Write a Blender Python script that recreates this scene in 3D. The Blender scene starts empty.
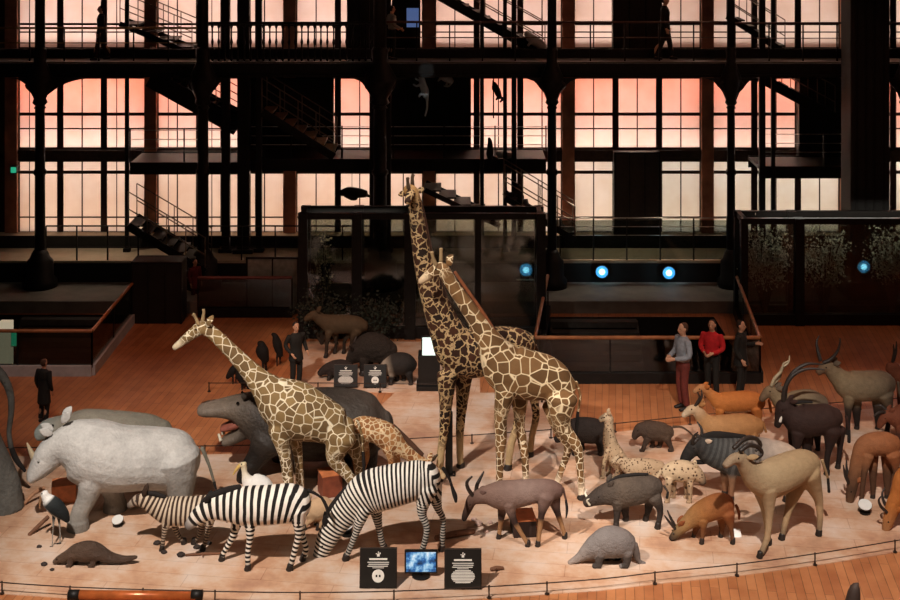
import bpy, bmesh, math, random
import numpy as np
from mathutils import Vector, Matrix
random.seed(7)
SC = bpy.context.scene
COL = SC.collection
PI = math.pi
# ---------------------------------------------------------------- view geometry
F = 1350.0      # focal length in pixels of a 900 px wide frame
H = 11.9        # height of the camera above the hall floor (m)
HY = -107.0     # the horizon row
def GD(py): return F * H / (py - HY)
def W(px, py, D): return Vector(((px - 450) * D / F, D, H - (py - HY) * D / F))
def G(px, py): return W(px, py, GD(py))
def ZX(px, D): return (px - 450) * D / F
def ZZ(py, D): return H - (py - HY) * D / F

def lin(c):
    if isinstance(c, str):
        c = [int(c[i:i+2], 16) / 255 for i in (0, 2, 4)]
    return tuple((x / 12.92 if x <= .04045 else ((x + .055) / 1.055) ** 2.4) for x in c) + (1.0,)

# ---------------------------------------------------------------- materials
MATS = {}
class NT:
    def __init__(s, name):
        s.m = bpy.data.materials.new(name); s.m.use_nodes = True
        s.t = s.m.node_tree; s.n = s.t.nodes; s.l = s.t.links
        s.b = s.n['Principled BSDF']
    def new(s, typ, **kw):
        n = s.n.new(typ)
        for k, v in kw.items():
            if k in n.inputs.keys() if hasattr(n.inputs, 'keys') else False: n.inputs[k].default_value = v
            else: setattr(n, k, v)
        return n
    def lk(s, a, b): s.l.new(a, b)
    def attr(s, nm):
        n = s.n.new('ShaderNodeAttribute'); n.attribute_name = nm; return n.outputs['Fac']
    def math(s, op, a, b=None, c=None, clamp=False):
        n = s.n.new('ShaderNodeMath'); n.operation = op; n.use_clamp = clamp
        for i, v in enumerate((a, b, c)):
            if v is None: continue
            if isinstance(v, (int, float)): n.inputs[i].default_value = v
            else: s.lk(v, n.inputs[i])
        return n.outputs[0]
    def mix(s, f, a, b, typ='MIX'):
        n = s.n.new('ShaderNodeMix'); n.data_type = 'RGBA'; n.blend_type = typ
        for sock, v in ((n.inputs[0], f), (n.inputs[6], a), (n.inputs[7], b)):
            if isinstance(v, (int, float)): sock.default_value = v
            elif isinstance(v, tuple): sock.default_value = v
            else: s.lk(v, sock)
        return n.outputs[2]
    def ramp(s, f, stops, interp='LINEAR'):
        n = s.n.new('ShaderNodeValToRGB'); r = n.color_ramp; r.interpolation = interp
        e = r.elements
        e[0].position, e[0].color = stops[0]
        e[1].position, e[1].color = stops[-1]
        for p, c in stops[1:-1]:
            x = e.new(p); x.color = c
        s.lk(f, n.inputs[0]); return n.outputs[0]
    def coord(s, kind='Object'):
        n = s.n.new('ShaderNodeTexCoord'); return n.outputs[kind]
    def noise(s, scale, detail=3, vec=None, rough=.55):
        n = s.n.new('ShaderNodeTexNoise'); n.inputs['Scale'].default_value = scale
        n.inputs['Detail'].default_value = detail; n.inputs['Roughness'].default_value = rough
        s.lk(vec if vec is not None else s.coord(), n.inputs['Vector']); return n.outputs['Fac']
    def bump(s, h, strength=.3, dist=.02):
        n = s.n.new('ShaderNodeBump'); n.inputs['Strength'].default_value = strength
        n.inputs['Distance'].default_value = dist; s.lk(h, n.inputs['Height'])
        s.lk(n.outputs[0], s.b.inputs['Normal'])

def plain(name, c, rough=.6, metal=0, var=.25, scale=6, spec=.4, bump=0):
    if name in MATS: return MATS[name]
    t = NT(name); c = lin(c)
    n = t.noise(scale)
    lo = tuple(x * (1 - var) for x in c[:3]) + (1,); hi = tuple(min(1, x * (1 + var)) for x in c[:3]) + (1,)
    t.lk(t.ramp(n, [(.3, lo), (.7, hi)]), t.b.inputs['Base Color'])
    t.b.inputs['Roughness'].default_value = rough; t.b.inputs['Metallic'].default_value = metal
    t.b.inputs['Specular IOR Level'].default_value = spec
    if bump: t.bump(t.noise(scale * 4), bump)
    MATS[name] = t.m; return t.m

def emit(name, c, strength):
    if name in MATS: return MATS[name]
    t = NT(name)
    t.b.inputs['Base Color'].default_value = lin(c)
    t.b.inputs['Emission Color'].default_value = lin(c); t.b.inputs['Emission Strength'].default_value = strength
    MATS[name] = t.m; return t.m

def glass(name, c='cfd8d4', alpha=.12, rough=.06):
    if name in MATS: return MATS[name]
    t = NT(name)
    tr = t.n.new('ShaderNodeBsdfTransparent'); gl = t.n.new('ShaderNodeBsdfGlossy')
    tr.inputs[0].default_value = lin(c); gl.inputs['Roughness'].default_value = rough
    gl.inputs['Color'].default_value = (1, 1, 1, 1)
    mx = t.n.new('ShaderNodeMixShader'); mx.inputs[0].default_value = alpha
    fr = t.n.new('ShaderNodeFresnel'); fr.inputs[0].default_value = 1.3
    t.lk(t.math('ADD', t.math('MULTIPLY', fr.outputs[0], .7), alpha * .25, clamp=True), mx.inputs[0])
    t.lk(tr.outputs[0], mx.inputs[1]); t.lk(gl.outputs[0], mx.inputs[2])
    t.lk(mx.outputs[0], t.n['Material Output'].inputs[0])
    MATS[name] = t.m; return t.m

# coat of an animal: colour runs along the body (0 rump .. 1 muzzle) and along the legs (0 hip .. 1 foot)
def coat(name, body, leg, belly=None, var=.25, nscale=9, pattern=None, rough=.8, bump=.35, bscale=40, belly_at=-.45):
    if name in MATS: return MATS[name]
    t = NT(name)
    st = lambda L: [(p, lin(c)) for p, c in L]
    if isinstance(body, str): body = [(0, body), (1, body)]
    if isinstance(leg, str): leg = [(0, leg), (1, leg)]
    sn, lg, dv = t.attr('sn'), t.attr('leg'), t.attr('dv')
    cb = t.ramp(sn, st(body))
    if belly:
        f = t.math('MULTIPLY_ADD', dv, -4.0, 4.0 * belly_at + .5, clamp=True)
        cb = t.mix(f, cb, lin(belly))
    cl = t.ramp(t.attr('snl'), st(leg))
    c = t.mix(lg, cb, cl)
    if pattern: c = pattern(t, c, sn, lg, dv)
    n = t.math('MULTIPLY_ADD', t.noise(nscale * 7, 3), .35, t.math('MULTIPLY', t.noise(nscale, 4), .65))
    v = t.n.new('ShaderNodeHueSaturation')
    t.lk(c, v.inputs['Color'])
    t.lk(t.math('MULTIPLY_ADD', n, var * 4.0, 1 - var * 2.0), v.inputs['Value'])
    t.lk(v.outputs[0], t.b.inputs['Base Color'])
    t.b.inputs['Roughness'].default_value = rough; t.b.inputs['Specular IOR Level'].default_value = .25
    t.bump(t.math('MULTIPLY_ADD', t.noise(bscale * .16, 3), 2.2, t.noise(bscale, 4)), min(1, bump * 1.2), .03)
    MATS[name] = t.m; return t.m

def stripes(period, black='1c1815', duty=0.0, wob=.25, rump=0.0, legper=.8, white_rump=0.0, strength=1.0):
    def f(t, c, sn, lg, dv):
        n = t.noise(3.0, 1)
        ph = t.math('MULTIPLY_ADD', n, wob * 6.28, t.math('MULTIPLY', t.attr('s'), 6.2832 / period))
        slant = t.math('MULTIPLY', t.math('MAXIMUM', t.math('SUBTRACT', .38, sn), 0), rump)
        ph = t.math('MULTIPLY_ADD', dv, t.math('ADD', slant, .5), ph)
        w1 = t.math('SINE', ph); w2 = t.math('SINE', t.math('MULTIPLY', t.attr('sl'), 6.2832 / (period * legper))) if legper else t.math('MULTIPLY_ADD', lg, 0, -2)
        mm = t.n.new('ShaderNodeMix'); t.lk(lg, mm.inputs[0]); t.lk(w1, mm.inputs[2]); t.lk(w2, mm.inputs[3])
        m = t.math('MULTIPLY_ADD', t.math('ADD', mm.outputs[0], duty), 4.0, .5, clamp=True)
        bel = t.math('MULTIPLY_ADD', dv, 6.0, 5.1, clamp=True); bel = t.math('MAXIMUM', bel, lg)
        m = t.math('MULTIPLY', m, bel)
        nose = t.math('MULTIPLY_ADD', t.math('SUBTRACT', sn, .93), -30.0, 1.0, clamp=True)
        m = t.math('MULTIPLY', m, t.math('MAXIMUM', nose, lg))
        if white_rump: m = t.math('MULTIPLY', m, t.math('MAXIMUM', t.math('MULTIPLY_ADD', t.math('SUBTRACT', sn, white_rump), 30.0, .5, clamp=True), lg))
        return t.mix(t.math('MULTIPLY', m, strength), c, lin(black))
    return f

def reticulate(scale, line='d9c39a', width=.055, legscale=2.0, jag=0.0, dark='6b4a2a', mid='8a6238', rnd=1.0, lowat=.66):
    def f(t, c, sn, lg, dv):
        co = t.coord()
        vec = co
        if jag:
            nz = t.n.new('ShaderNodeTexNoise'); nz.inputs['Scale'].default_value = 9; nz.inputs['Detail'].default_value = 2
            t.lk(co, nz.inputs['Vector'])
            va = t.n.new('ShaderNodeVectorMath'); va.operation = 'MULTIPLY_ADD'
            t.lk(nz.outputs['Color'], va.inputs[0]); va.inputs[1].default_value = (jag,) * 3; t.lk(co, va.inputs[2]); vec = va.outputs[0]
        def vor(sc, feat):
            v = t.n.new('ShaderNodeTexVoronoi'); v.feature = feat; v.inputs['Scale'].default_value = sc
            v.inputs['Randomness'].default_value = rnd * .85
            t.lk(vec, v.inputs['Vector']); return v
        e1 = vor(scale, 'DISTANCE_TO_EDGE').outputs['Distance']; e2 = vor(scale * legscale, 'DISTANCE_TO_EDGE').outputs['Distance']
        k = vor(scale, 'F1').outputs['Color']
        bw = t.n.new('ShaderNodeRGBToBW'); t.lk(k, bw.inputs[0])
        patch = t.ramp(bw.outputs[0], [(.25, lin(dark)), (.75, lin(mid))])
        m1 = t.math('MULTIPLY_ADD', t.math('SUBTRACT', e1, width), 26.0, .5, clamp=True)
        m2 = t.math('MULTIPLY_ADD', t.math('SUBTRACT', e2, width * 1.25), 26.0, .5, clamp=True)
        # cells shrink on legs and head, lower legs stay plain
        small = t.math('MAXIMUM', lg, t.math('MULTIPLY_ADD', t.math('SUBTRACT', sn, .86), 20.0, .5, clamp=True))
        mm = t.n.new('ShaderNodeMix'); t.lk(small, mm.inputs[0]); t.lk(m1, mm.inputs[2]); t.lk(m2, mm.inputs[3])
        low = t.math('MULTIPLY_ADD', t.math('SUBTRACT', t.attr('snl'), lowat), -7.0, .5, clamp=True)
        keep = t.math('MAXIMUM', t.math('SUBTRACT', 1.0, lg), low)
        nose = t.math('MULTIPLY_ADD', t.math('SUBTRACT', sn, .95), -30.0, .5, clamp=True)
        keep = t.math('MULTIPLY', keep, t.math('MAXIMUM', nose, lg))
        m = t.math('MULTIPLY', mm.outputs[0], keep)
        return t.mix(m, c, patch)
    return f

def spots(scale, dark='2a1d12', size=.3):
    def f(t, c, sn, lg, dv):
        v = t.n.new('ShaderNodeTexVoronoi'); v.inputs['Scale'].default_value = scale
        t.lk(t.coord(), v.inputs['Vector'])
        m = t.math('MULTIPLY_ADD', t.math('SUBTRACT', v.outputs['Distance'], size), -12.0, .5, clamp=True)
        return t.mix(m, c, lin(dark))
    return f

# ---------------------------------------------------------------- mesh building
class MB:
    def __init__(s): s.v = []; s.f = []
    def add(s, vs, fs):
        b = len(s.v); s.v += [tuple(v) for v in vs]; s.f += [tuple(i + b for i in f) for f in fs]; return s
    def box(s, c, size, rz=0.0, bev=0.0):
        c = Vector(c); hx, hy, hz = [x / 2 for x in size]
        R = Matrix.Rotation(rz, 3, 'Z')
        if bev:
            e = min(bev, hx * .9, hy * .9, hz * .9); vs = []; 
            bm = bmesh.new(); bmesh.ops.create_cube(bm, size=1)
            for v in bm.verts: v.co = Vector((v.co.x * 2 * hx, v.co.y * 2 * hy, v.co.z * 2 * hz))
            bmesh.ops.bevel(bm, geom=bm.edges[:], offset=e, segments=2, affect='EDGES', profile=.6)
            bm.verts.index_update()
            s.add([c + R @ v.co for v in bm.verts], [[v.index for v in f.verts] for f in bm.faces]); bm.free(); return s
        vs = [c + R @ Vector((x * hx, y * hy, z * hz)) for z in (-1, 1) for y in (-1, 1) for x in (-1, 1)]
        return s.add(vs, [(0, 2, 3, 1), (4, 5, 7, 6), (0, 1, 5, 4), (2, 6, 7, 3), (0, 4, 6, 2), (1, 3, 7, 5)])
    def span(s, a, b, bev=0.0):
        a, b = Vector(a), Vector(b); return s.box((a + b) / 2, [abs(x) for x in (b - a)], bev=bev)
    def bar(s, p0, p1, w, h=None):              # rectangular bar between two points
        p0, p1 = Vector(p0), Vector(p1); h = h or w
        t = (p1 - p0).normalized(); up = Vector((0, 0, 1)) if abs(t.z) < .95 else Vector((0, 1, 0))
        a = t.cross(up).normalized(); b = a.cross(t)
        vs = [p + a * (i * w / 2) + b * (j * h / 2) for p in (p0, p1) for i, j in ((-1, -1), (1, -1), (1, 1), (-1, 1))]
        return s.add(vs, [(3, 2, 1, 0), (4, 5, 6, 7), (0, 1, 5, 4), (1, 2, 6, 5), (2, 3, 7, 6), (3, 0, 4, 7)])
    def tube(s, pts, L=None, n=12, sub=4, smp=None):
        # pts: (Vector, ra, rb); elliptical loft with rounded ends; L = lateral axis carrying rb
        P = [Vector(p[0]) for p in pts]; A = [p[1] for p in pts]; B = [p[2] if len(p) > 2 else p[1] for p in pts]
        C = []
        m = len(P)
        def cr(q, i, t):
            a, b, c, d = q[max(i-1, 0)], q[i], q[min(i+1, m-1)], q[min(i+2, m-1)]
            return .5 * ((2*b) + (c - a) * t + (2*a - 5*b + 4*c - d) * t*t + (3*b - a - 3*c + d) * t*t*t)
        for i in range(m - 1):
            for k in range(sub):
                t = k / sub
                C.append((cr(P, i, t), max(cr(A, i, t), .4 * min(A[i], A[i+1])), max(cr(B, i, t), .4 * min(B[i], B[i+1]))))
        C.append((P[-1], A[-1], B[-1]))
        T = []
        for i in range(len(C)):
            d = C[min(i+1, len(C)-1)][0] - C[max(i-1, 0)][0]; T.append(d.normalized() if d.length > 1e-9 else Vector((0, 0, 1)))
        rings = []
        q = .5
        for k in (1.0, .8, .45): rings.append((C[0][0] - T[0] * C[0][1] * k * q, C[0][1] * math.sqrt(1 - min(k, .97)**2), C[0][2] * math.sqrt(1 - min(k, .97)**2), T[0]))
        for c, t in zip(C, T): rings.append((c[0], c[1], c[2], t))
        for k in (.45, .8, 1.0): rings.append((C[-1][0] + T[-1] * C[-1][1] * k * q, C[-1][1] * math.sqrt(1 - min(k, .97)**2), C[-1][2] * math.sqrt(1 - min(k, .97)**2), T[-1]))
        if L is None:
            L = Vector((0, 1, 0)) if abs(T[0].y) < .8 else Vector((1, 0, 0))
        b0 = len(s.v); ring_idx = []
        prev = None
        for c, ra, rb, t in rings:
            b = L - t * L.dot(t)
            if b.length < .15 and prev is not None: b = prev
            b = b.normalized(); prev = b; a = t.cross(b).normalized()
            ids = []
            for k in range(n):
                w = 2 * PI * k / n
                s.v.append(tuple(c + a * (math.cos(w) * ra) + b * (math.sin(w) * rb))); ids.append(len(s.v) - 1)
            ring_idx.append(ids)
        for r0, r1 in zip(ring_idx, ring_idx[1:]):
            for k in range(n):
                s.f.append((r0[k], r0[(k+1) % n], r1[(k+1) % n], r1[k]))
        s.f.append(tuple(reversed(ring_idx[0]))); s.f.append(tuple(ring_idx[-1]))
        if smp is not None: smp.append([(c, ra, rb) for c, ra, rb in C])
        return s
    def cyl(s, p0, p1, r0, r1=None, n=12):
        p0, p1 = Vector(p0), Vector(p1); r1 = r0 if r1 is None else r1
        t = (p1 - p0).normalized(); L = Vector((0, 1, 0)) if abs(t.y) < .9 else Vector((1, 0, 0))
        a = t.cross(L).normalized(); b = a.cross(t); vs = []
        for p, r in ((p0, r0), (p1, r1)):
            vs += [p + a * (math.cos(2*PI*k/n) * r) + b * (math.sin(2*PI*k/n) * r) for k in range(n)]
        return s.add(vs, [(k, (k+1) % n, n + (k+1) % n, n + k) for k in range(n)] + [tuple(range(n-1, -1, -1)), tuple(range(n, 2*n))])
    def lathe(s, c, prof, n=20):                # prof: (radius, z)
        c = Vector(c); vs = []
        for r, z in prof: vs += [c + Vector((math.cos(2*PI*k/n) * r, math.sin(2*PI*k/n) * r, z)) for k in range(n)]
        fs = [(i*n + k, i*n + (k+1) % n, (i+1)*n + (k+1) % n, (i+1)*n + k) for i in range(len(prof)-1) for k in range(n)]
        fs += [tuple(range(n-1, -1, -1)), tuple(range((len(prof)-1)*n, len(prof)*n))]
        return s.add(vs, fs)
    def prism(s, poly, d):                      # extrude a polygon of Vectors by d
        n = len(poly); d = Vector(d)
        return s.add([Vector(p) for p in poly] + [Vector(p) + d for p in poly],
                     [tuple(range(n)), tuple(range(2*n-1, n-1, -1))] + [(k, n + k, n + (k+1) % n, (k+1) % n) for k in range(n)])
    def ball(s, c, r, n=12):
        if isinstance(r, (int, float)): r = (r, r, r)
        c = Vector(c); m = n // 2
        prof = [(math.sin(PI * i / m), -math.cos(PI * i / m)) for i in range(m + 1)]
        vs = []; 
        for q, z in prof: vs += [c + Vector((math.cos(2*PI*k/n) * q * r[0], math.sin(2*PI*k/n) * q * r[1], z * r[2])) for k in range(n)]
        fs = [(i*n + k, i*n + (k+1) % n, (i+1)*n + (k+1) % n, (i+1)*n + k) for i in range(m) for k in range(n)]
        return s.add(vs, fs)
    def mesh(s, name, org=(0, 0, 0)):
        me = bpy.data.meshes.new(name); o = Vector(org)
        me.from_pydata([Vector(v) - o for v in s.v], [], s.f)
        bm = bmesh.new(); bm.from_mesh(me)
        bmesh.ops.remove_doubles(bm, verts=bm.verts[:], dist=1e-6)
        bmesh.ops.recalc_face_normals(bm, faces=bm.faces[:]); bm.to_mesh(me); bm.free()
        return me
    def build(s, name, mat, parent=None, org=None, smooth=False, **tags):
        if parent is not None: org = parent.get('_o', (0, 0, 0))
        if org is None: org = (0, 0, 0)
        me = s.mesh(name, org)
        o = bpy.data.objects.new(name, me); COL.objects.link(o)
        if mat: me.materials.append(mat)
        if parent is not None: o.parent = parent; o['_o'] = tuple(org)
        else: o.location = org; o['_o'] = tuple(org)
        if smooth:
            for p in me.polygons: p.use_smooth = True
        for k, v in tags.items(): o[k] = v
        return o

def struct(o): o['kind'] = 'structure'; return o
def thing(name, label, cat, loc, group=None):
    o = bpy.data.objects.new(name, None); COL.objects.link(o); o.empty_display_size = .1
    o.location = loc; o['_o'] = tuple(loc); o['label'] = label; o['category'] = cat
    if group: o['group'] = group
    return o
def tag(o, label, cat, group=None):
    o['label'] = label; o['category'] = cat
    if group: o['group'] = group
    return o
def move(root, loc, label=None):
    root.location = loc
    if label: root['label'] = label
def dup(root, loc, label=None, rz=None):
    r = root.copy(); COL.objects.link(r); r.location = loc
    if rz is not None: r.rotation_euler = (0, 0, rz)
    if label: r['label'] = label
    for ch in root.children:
        c = ch.copy(); COL.objects.link(c); c.parent = r
        for g in ch.children:
            d = g.copy(); COL.objects.link(d); d.parent = c
    return r

def remesh(mb, vox, org, smooth_it=3):
    me = mb.mesh('tmp', org); o = bpy.data.objects.new('tmp', me); COL.objects.link(o)
    m = o.modifiers.new('r', 'REMESH'); m.mode = 'VOXEL'; m.voxel_size = vox; m.use_smooth_shade = True
    if smooth_it:
        q = o.modifiers.new('s', 'SMOOTH'); q.factor = .5; q.iterations = smooth_it
    dg = bpy.context.evaluated_depsgraph_get()
    out = bpy.data.meshes.new_from_object(o.evaluated_get(dg))
    bpy.data.objects.remove(o); bpy.data.meshes.remove(me)
    for p in out.polygons: p.use_smooth = True
    return out

def paint(me, chains, org):
    """chains: (kind, samples), the first is the body. Writes s, sn (body), sl, snl, leg (legs) and dv for every vertex."""
    n = len(me.vertices); co = np.empty(n * 3, np.float32); me.vertices.foreach_get('co', co); co = co.reshape(-1, 3) + np.array(org, np.float32)
    best = np.full(n, 1e9, np.float32)
    out = {k: np.zeros(n, np.float32) for k in ('s', 'sn', 'leg', 'dv', 'sl', 'snl')}
    for ci, (kind, smp) in enumerate(chains):
        c = np.array([tuple(x[0]) for x in smp], np.float32); r = np.array([(x[1] + x[2]) / 2 for x in smp], np.float32)
        ra = np.array([x[1] for x in smp], np.float32)
        seg = np.concatenate([[0], np.cumsum(np.linalg.norm(np.diff(c, axis=0), axis=1))])
        bi = np.zeros(n, np.int64); bd = np.full(n, 1e9, np.float32); bt = np.zeros(n, np.float32)
        for i in range(len(c) - 1):
            ab = c[i+1] - c[i]; L2 = float(ab @ ab) + 1e-9
            t = np.clip(((co - c[i]) @ ab) / L2, 0, 1)
            d = np.linalg.norm(co - c[i] - t[:, None] * ab, axis=1)
            k = d < bd; bd[k] = d[k]; bi[k] = i; bt[k] = t[k]
        b2 = np.minimum(bi + 1, len(c) - 1)
        sv = seg[bi] * (1 - bt) + seg[b2] * bt
        ctr = c[bi] * (1 - bt)[:, None] + c[b2] * bt[:, None]
        w = bd / (r[bi] * (1 - bt) + r[b2] * bt)
        if ci == 0:
            out['s'][:] = sv; out['sn'][:] = sv / seg[-1]; out['dv'][:] = (co[:, 2] - ctr[:, 2]) / np.maximum(ra[bi], .01); best[:] = w
        else:
            k = w < best; best[k] = w[k]
            if kind:
                sn = sv / seg[-1]; lf = np.clip((sn - .12) / .22, 0, 1)
                out['leg'][k] = lf[k]; out['dv'][k] = np.maximum(out['dv'][k], -.3); out['sl'][k] = sv[k]; out['snl'][k] = sn[k]
            else: out['leg'][k] = 0
    for k, v in out.items():
        q = me.attributes.new(k, 'FLOAT', 'POINT'); q.data.foreach_set('value', v)

def leaf(mb, p0, p1, wid, nrm, thick=.012, n=7):
    """a cupped pointed ear between base p0 and tip p1."""
    p0, p1, nrm = Vector(p0), Vector(p1), Vector(nrm)
    t = (p1 - p0); a = t.cross(nrm).normalized(); b = a.cross(t).normalized()
    pts = []
    for i in range(n):
        u = i / (n - 1); w = wid * math.sin(PI * min(1, .12 + u * .88)) ** .8 + .004
        pts.append((p0 + t * u + b * (thick * math.sin(PI * u)), w, thick))
    A = []
    for p, w, th in pts: A.append((p, w, th))
    return mb.tube(A, L=b, n=8, sub=2)
# ---------------------------------------------------------------- animals
def pp(tok): return [(q if q == 'g' else float(q)) for q in tok.split(',')]
HOOF = plain('hoof_horn', '241c17', .5); EYE = plain('glass_eye', '0c0806', .12, spec=.8); HORN = plain('dark_horn', '2b231e', .45, scale=30, bump=.3)
PALEHORN = plain('pale_horn', 'a39478', .5, scale=20); TUFT = plain('black_hair', '1a1512', .9)
def beast(name, label, cat, gpy, body, legs, mat, yaw=0.0, ref=None, extra=(), ears=(), earmat=None, horns=(), hornmat=None,
          eyes=(), tail=None, tailmat=None, tuft=None, hoof='hoof', vox=None, mane=None, manemat=None, group=None, lift=0.0, legk=.80, more=(), D=None, oz=0.0):
    D0 = D or GD(gpy); S = F / D0
    B = [pp(t) for t in body.split()]
    ref = ref if ref is not None else sum(b[0] for b in B) / len(B)
    dep = lambda x, v=0.0: D0 + yaw * (x - ref) / S + v
    P = lambda x, y, v=0.0: W(x, y, dep(x, v))
    Lat = Vector((-yaw, 1, 0)).normalized()
    mb = MB(); chains = []; foots = []
    def chain(B, v=0.0, v1=None, kind=0):
        smp = []; m = len(B)
        pts = []
        for i, b in enumerate(B):
            vv = v if v1 is None else v + (v1 - v) * i / (m - 1)
            k = 1.0 if kind == 0 or hoof == 'pad' else legk
            r = b[2] * k / S; rb = (b[3] if len(b) > 3 else b[2] * (.78 if kind == 0 else k)) / S
            if kind == 0: r = math.sqrt(max(r * r - (.44 * rb) ** 2, (.8 * r) ** 2))     # seen from above the back bulges past its own height
            if b[1] == 'g':
                d = dep(b[0], vv); p = Vector(((b[0] - 450) * d / F, d, (.015 if hoof is None else .05) + lift)); foots.append((p, r, vv))
            else: p = P(b[0], b[1], vv)
            pts.append((p, r, rb))
        mb.tube(pts, L=Lat, n=22, sub=6, smp=smp); chains.append((kind, smp[0]))
    chain(B)
    for e in extra:
        q = e.split(); chain([pp(t) for t in q[1:]], float(q[0]))
    for lg in [l for l in legs.split(';') if l.strip()]:
        q = lg.split(); chain([pp(t) for t in q[1:]], float(q[0]) * .8, float(q[0]), 1)
    if hoof == 'paw':
        for p, r, vv in foots:
            mb.tube([(p + Vector((.02, 0, -.01)), r * .9, r * 1.05), (p + Vector((-r * 1.6, 0, -.02)), r * .65, r * 1.05)], L=Lat, n=10)
    elif hoof == 'pad':
        for p, r, vv in foots:
            mb.cyl(p + Vector((0, 0, -.05)), p + Vector((0, 0, .12)), r * 1.08, r * 1.0, 14)
    org = (ZX(ref, D0), D0, oz)
    root = thing(name, label, cat, org, group)
    vox = vox or max(.014, min(.03, .55 / S * 1.6))
    me = remesh(mb, vox, org, 5); paint(me, chains, org)
    me.materials.append(mat); me.name = 'body'
    o = bpy.data.objects.new('body', me); COL.objects.link(o); o.parent = root
    if hoof == 'hoof':
        for p, r, vv in foots:
            r = max(r, .03) * 1.05
            MB().tube([(Vector((p.x - r * .25, p.y, .012)), r * 1.2), (Vector((p.x, p.y, .05)), r * 1.15), (Vector((p.x + r * .1, p.y, .11)), r)],
                      L=Lat, n=10, sub=2).build('hoof', HOOF, root, smooth=True)
    bs = chains[0][1]
    for e in eyes:
        x, y, r = pp(e)
        c = P(x, y); near = min(bs, key=lambda q: (q[0] - c).length)
        for sgn in (-1, 1):
            MB().ball(c + Lat * (sgn * near[2] * .86), max(r / S, .014), 10).build('eye', EYE, root, smooth=True)
    for e in ears:
        q = e.split(); a, b = pp(q[0]), pp(q[1]); w = float(q[2]) / S; v = float(q[3])
        spl = float(q[4]) if len(q) > 4 else 2.2
        for sgn in ((-1, 1) if len(q) < 6 else (1,)):
            pa, pb = P(*a) + Lat * v * sgn, P(*b) + Lat * v * spl * sgn
            leaf(MB(), pa, pb, w, Vector((0, -1, .3)) if len(q) < 7 else Vector((-1, 0, .2)), .012).build('ear', earmat or mat, root, smooth=True)
    for h in horns:
        q = h.split(); v0, v1 = float(q[0]), float(q[1]); pts = [pp(t) for t in q[2:]]
        T = []
        for i, b in enumerate(pts):
            vv = v0 + (v1 - v0) * i / (len(pts) - 1); T.append((P(b[0], b[1]) + Lat * vv, max(b[2] / S, .006)))
        MB().tube(T, n=10, sub=5).build('horn', hornmat or HORN, root, smooth=True)
    if tail:
        T = [pp(t) for t in tail.split()]
        MB().tube([(P(b[0], b[1]), b[2] / S) for b in T], n=8).build('tail', tailmat or mat, root, smooth=True)
    if tuft:
        T = [pp(t) for t in tuft.split()]
        MB().tube([(P(b[0], b[1]), b[2] / S) for b in T], n=8).build('tail_tuft', TUFT, root, smooth=True)
    if mane:
        T = [pp(t) for t in mane.split()]
        MB().tube([(P(b[0], b[1]), b[2] / S, .035) for b in T], L=Lat, n=8).build('mane', manemat or TUFT, root, smooth=True)
    for nm, m2, spec in more:      # other parts: "v0 v1 x,y,r[,rb] ..."
        q = spec.split(); v0, v1 = float(q[0]), float(q[1]); pts = [pp(t) for t in q[2:]]
        T = []
        for i, b in enumerate(pts):
            vv = v0 + (v1 - v0) * i / max(1, len(pts) - 1)
            T.append((P(b[0], b[1]) + Lat * vv, b[2] / S, (b[3] if len(b) > 3 else b[2]) / S))
        MB().tube(T, L=Lat, n=12).build(nm, m2, root, smooth=True)
    return root

# coats
GREYHIDE = coat('white_rhino_hide', 'b0aea9', [(0, 'a19f99'), (1, '746f67')], var=.28, nscale=3.5, bump=.5, bscale=16)
HIPPO = coat('hippo_hide', [(0, '463f38'), (.45, '2e2823'), (.68, '352f2a'), (.85, '665a4e'), (1, '776a5e')], '1c1815', var=.3, nscale=5, bump=.8, bscale=14, rough=.55)
OLIVE = coat('olive_grey_hide', [(0, '6f6c60'), (.8, '8c8577'), (1, '98a09a')], '55534b', var=.25, nscale=4, bump=.6, bscale=18)
ELE = coat('elephant_hide', '55544f', '5c5b56', var=.35, nscale=4, bump=1.0, bscale=14)
ZEB = coat('plains_zebra_coat', [(0, 'e6e0d4'), (.9, 'ded6c8'), (.96, '8e8781'), (1, '5a5450')], [(0, 'e2dccf'), (.85, 'd6cbbb'), (1, '4a433c')], var=.08, pattern=stripes(.125, wob=.3, rump=20, legper=.62), bump=.1)
ZEBF = coat('zebra_foal_coat', [(0, 'c2b29c'), (.8, 'b9a68e'), (.93, '9a8a7a'), (1, '4a4038')], [(0, 'b8a690'), (.8, '93816f'), (1, '3c332c')], var=.12, pattern=stripes(.085, black='38291f', wob=.3, rump=16, legper=.6), bump=.1)
GREVY = coat('grevy_zebra_coat', [(0, 'ded8cc'), (.9, 'd8d2c6'), (.96, '8a8580'), (1, '6a645e')], [(0, 'dad4c8'), (1, '8f887e')], belly='e2d8c6', belly_at=-.75, var=.1, pattern=stripes(.072, wob=.2, legper=.7, rump=26), bump=.1)
RETIC = coat('reticulated_coat', [(0, 'e0cda6'), (.9, 'dcc8a2'), (1, 'b79d7c')], [(0, 'dfcaa4'), (.6, 'e2d2b2'), (1, 'dccbb0')], var=.15, pattern=reticulate(4.7, width=.042, legscale=1.75, dark='5e4428', mid='7d5c38', lowat=.9), bump=.15)
RETIC2 = coat('pale_reticulated_coat', [(0, 'e2d6b8'), (.9, 'dfd2b4'), (1, 'b5a284')], [(0, 'e2d5b6'), (.6, 'e4dac2'), (1, 'd8ccb4')], var=.15, pattern=reticulate(5.7, width=.045, legscale=1.6, dark='6b5436', mid='8a7048', lowat=.85), bump=.15)
MASAI = coat('blotched_giraffe_coat', [(0, 'b0946a'), (.9, 'a88e66'), (1, 'a8804e')], [(0, 'a98a5e'), (.6, 'b59a70'), (1, 'a08a66')], var=.25, pattern=reticulate(6.0, width=.07, legscale=1.3, jag=.16, dark='1f120a', mid='402413'), bump=.15)
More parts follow.
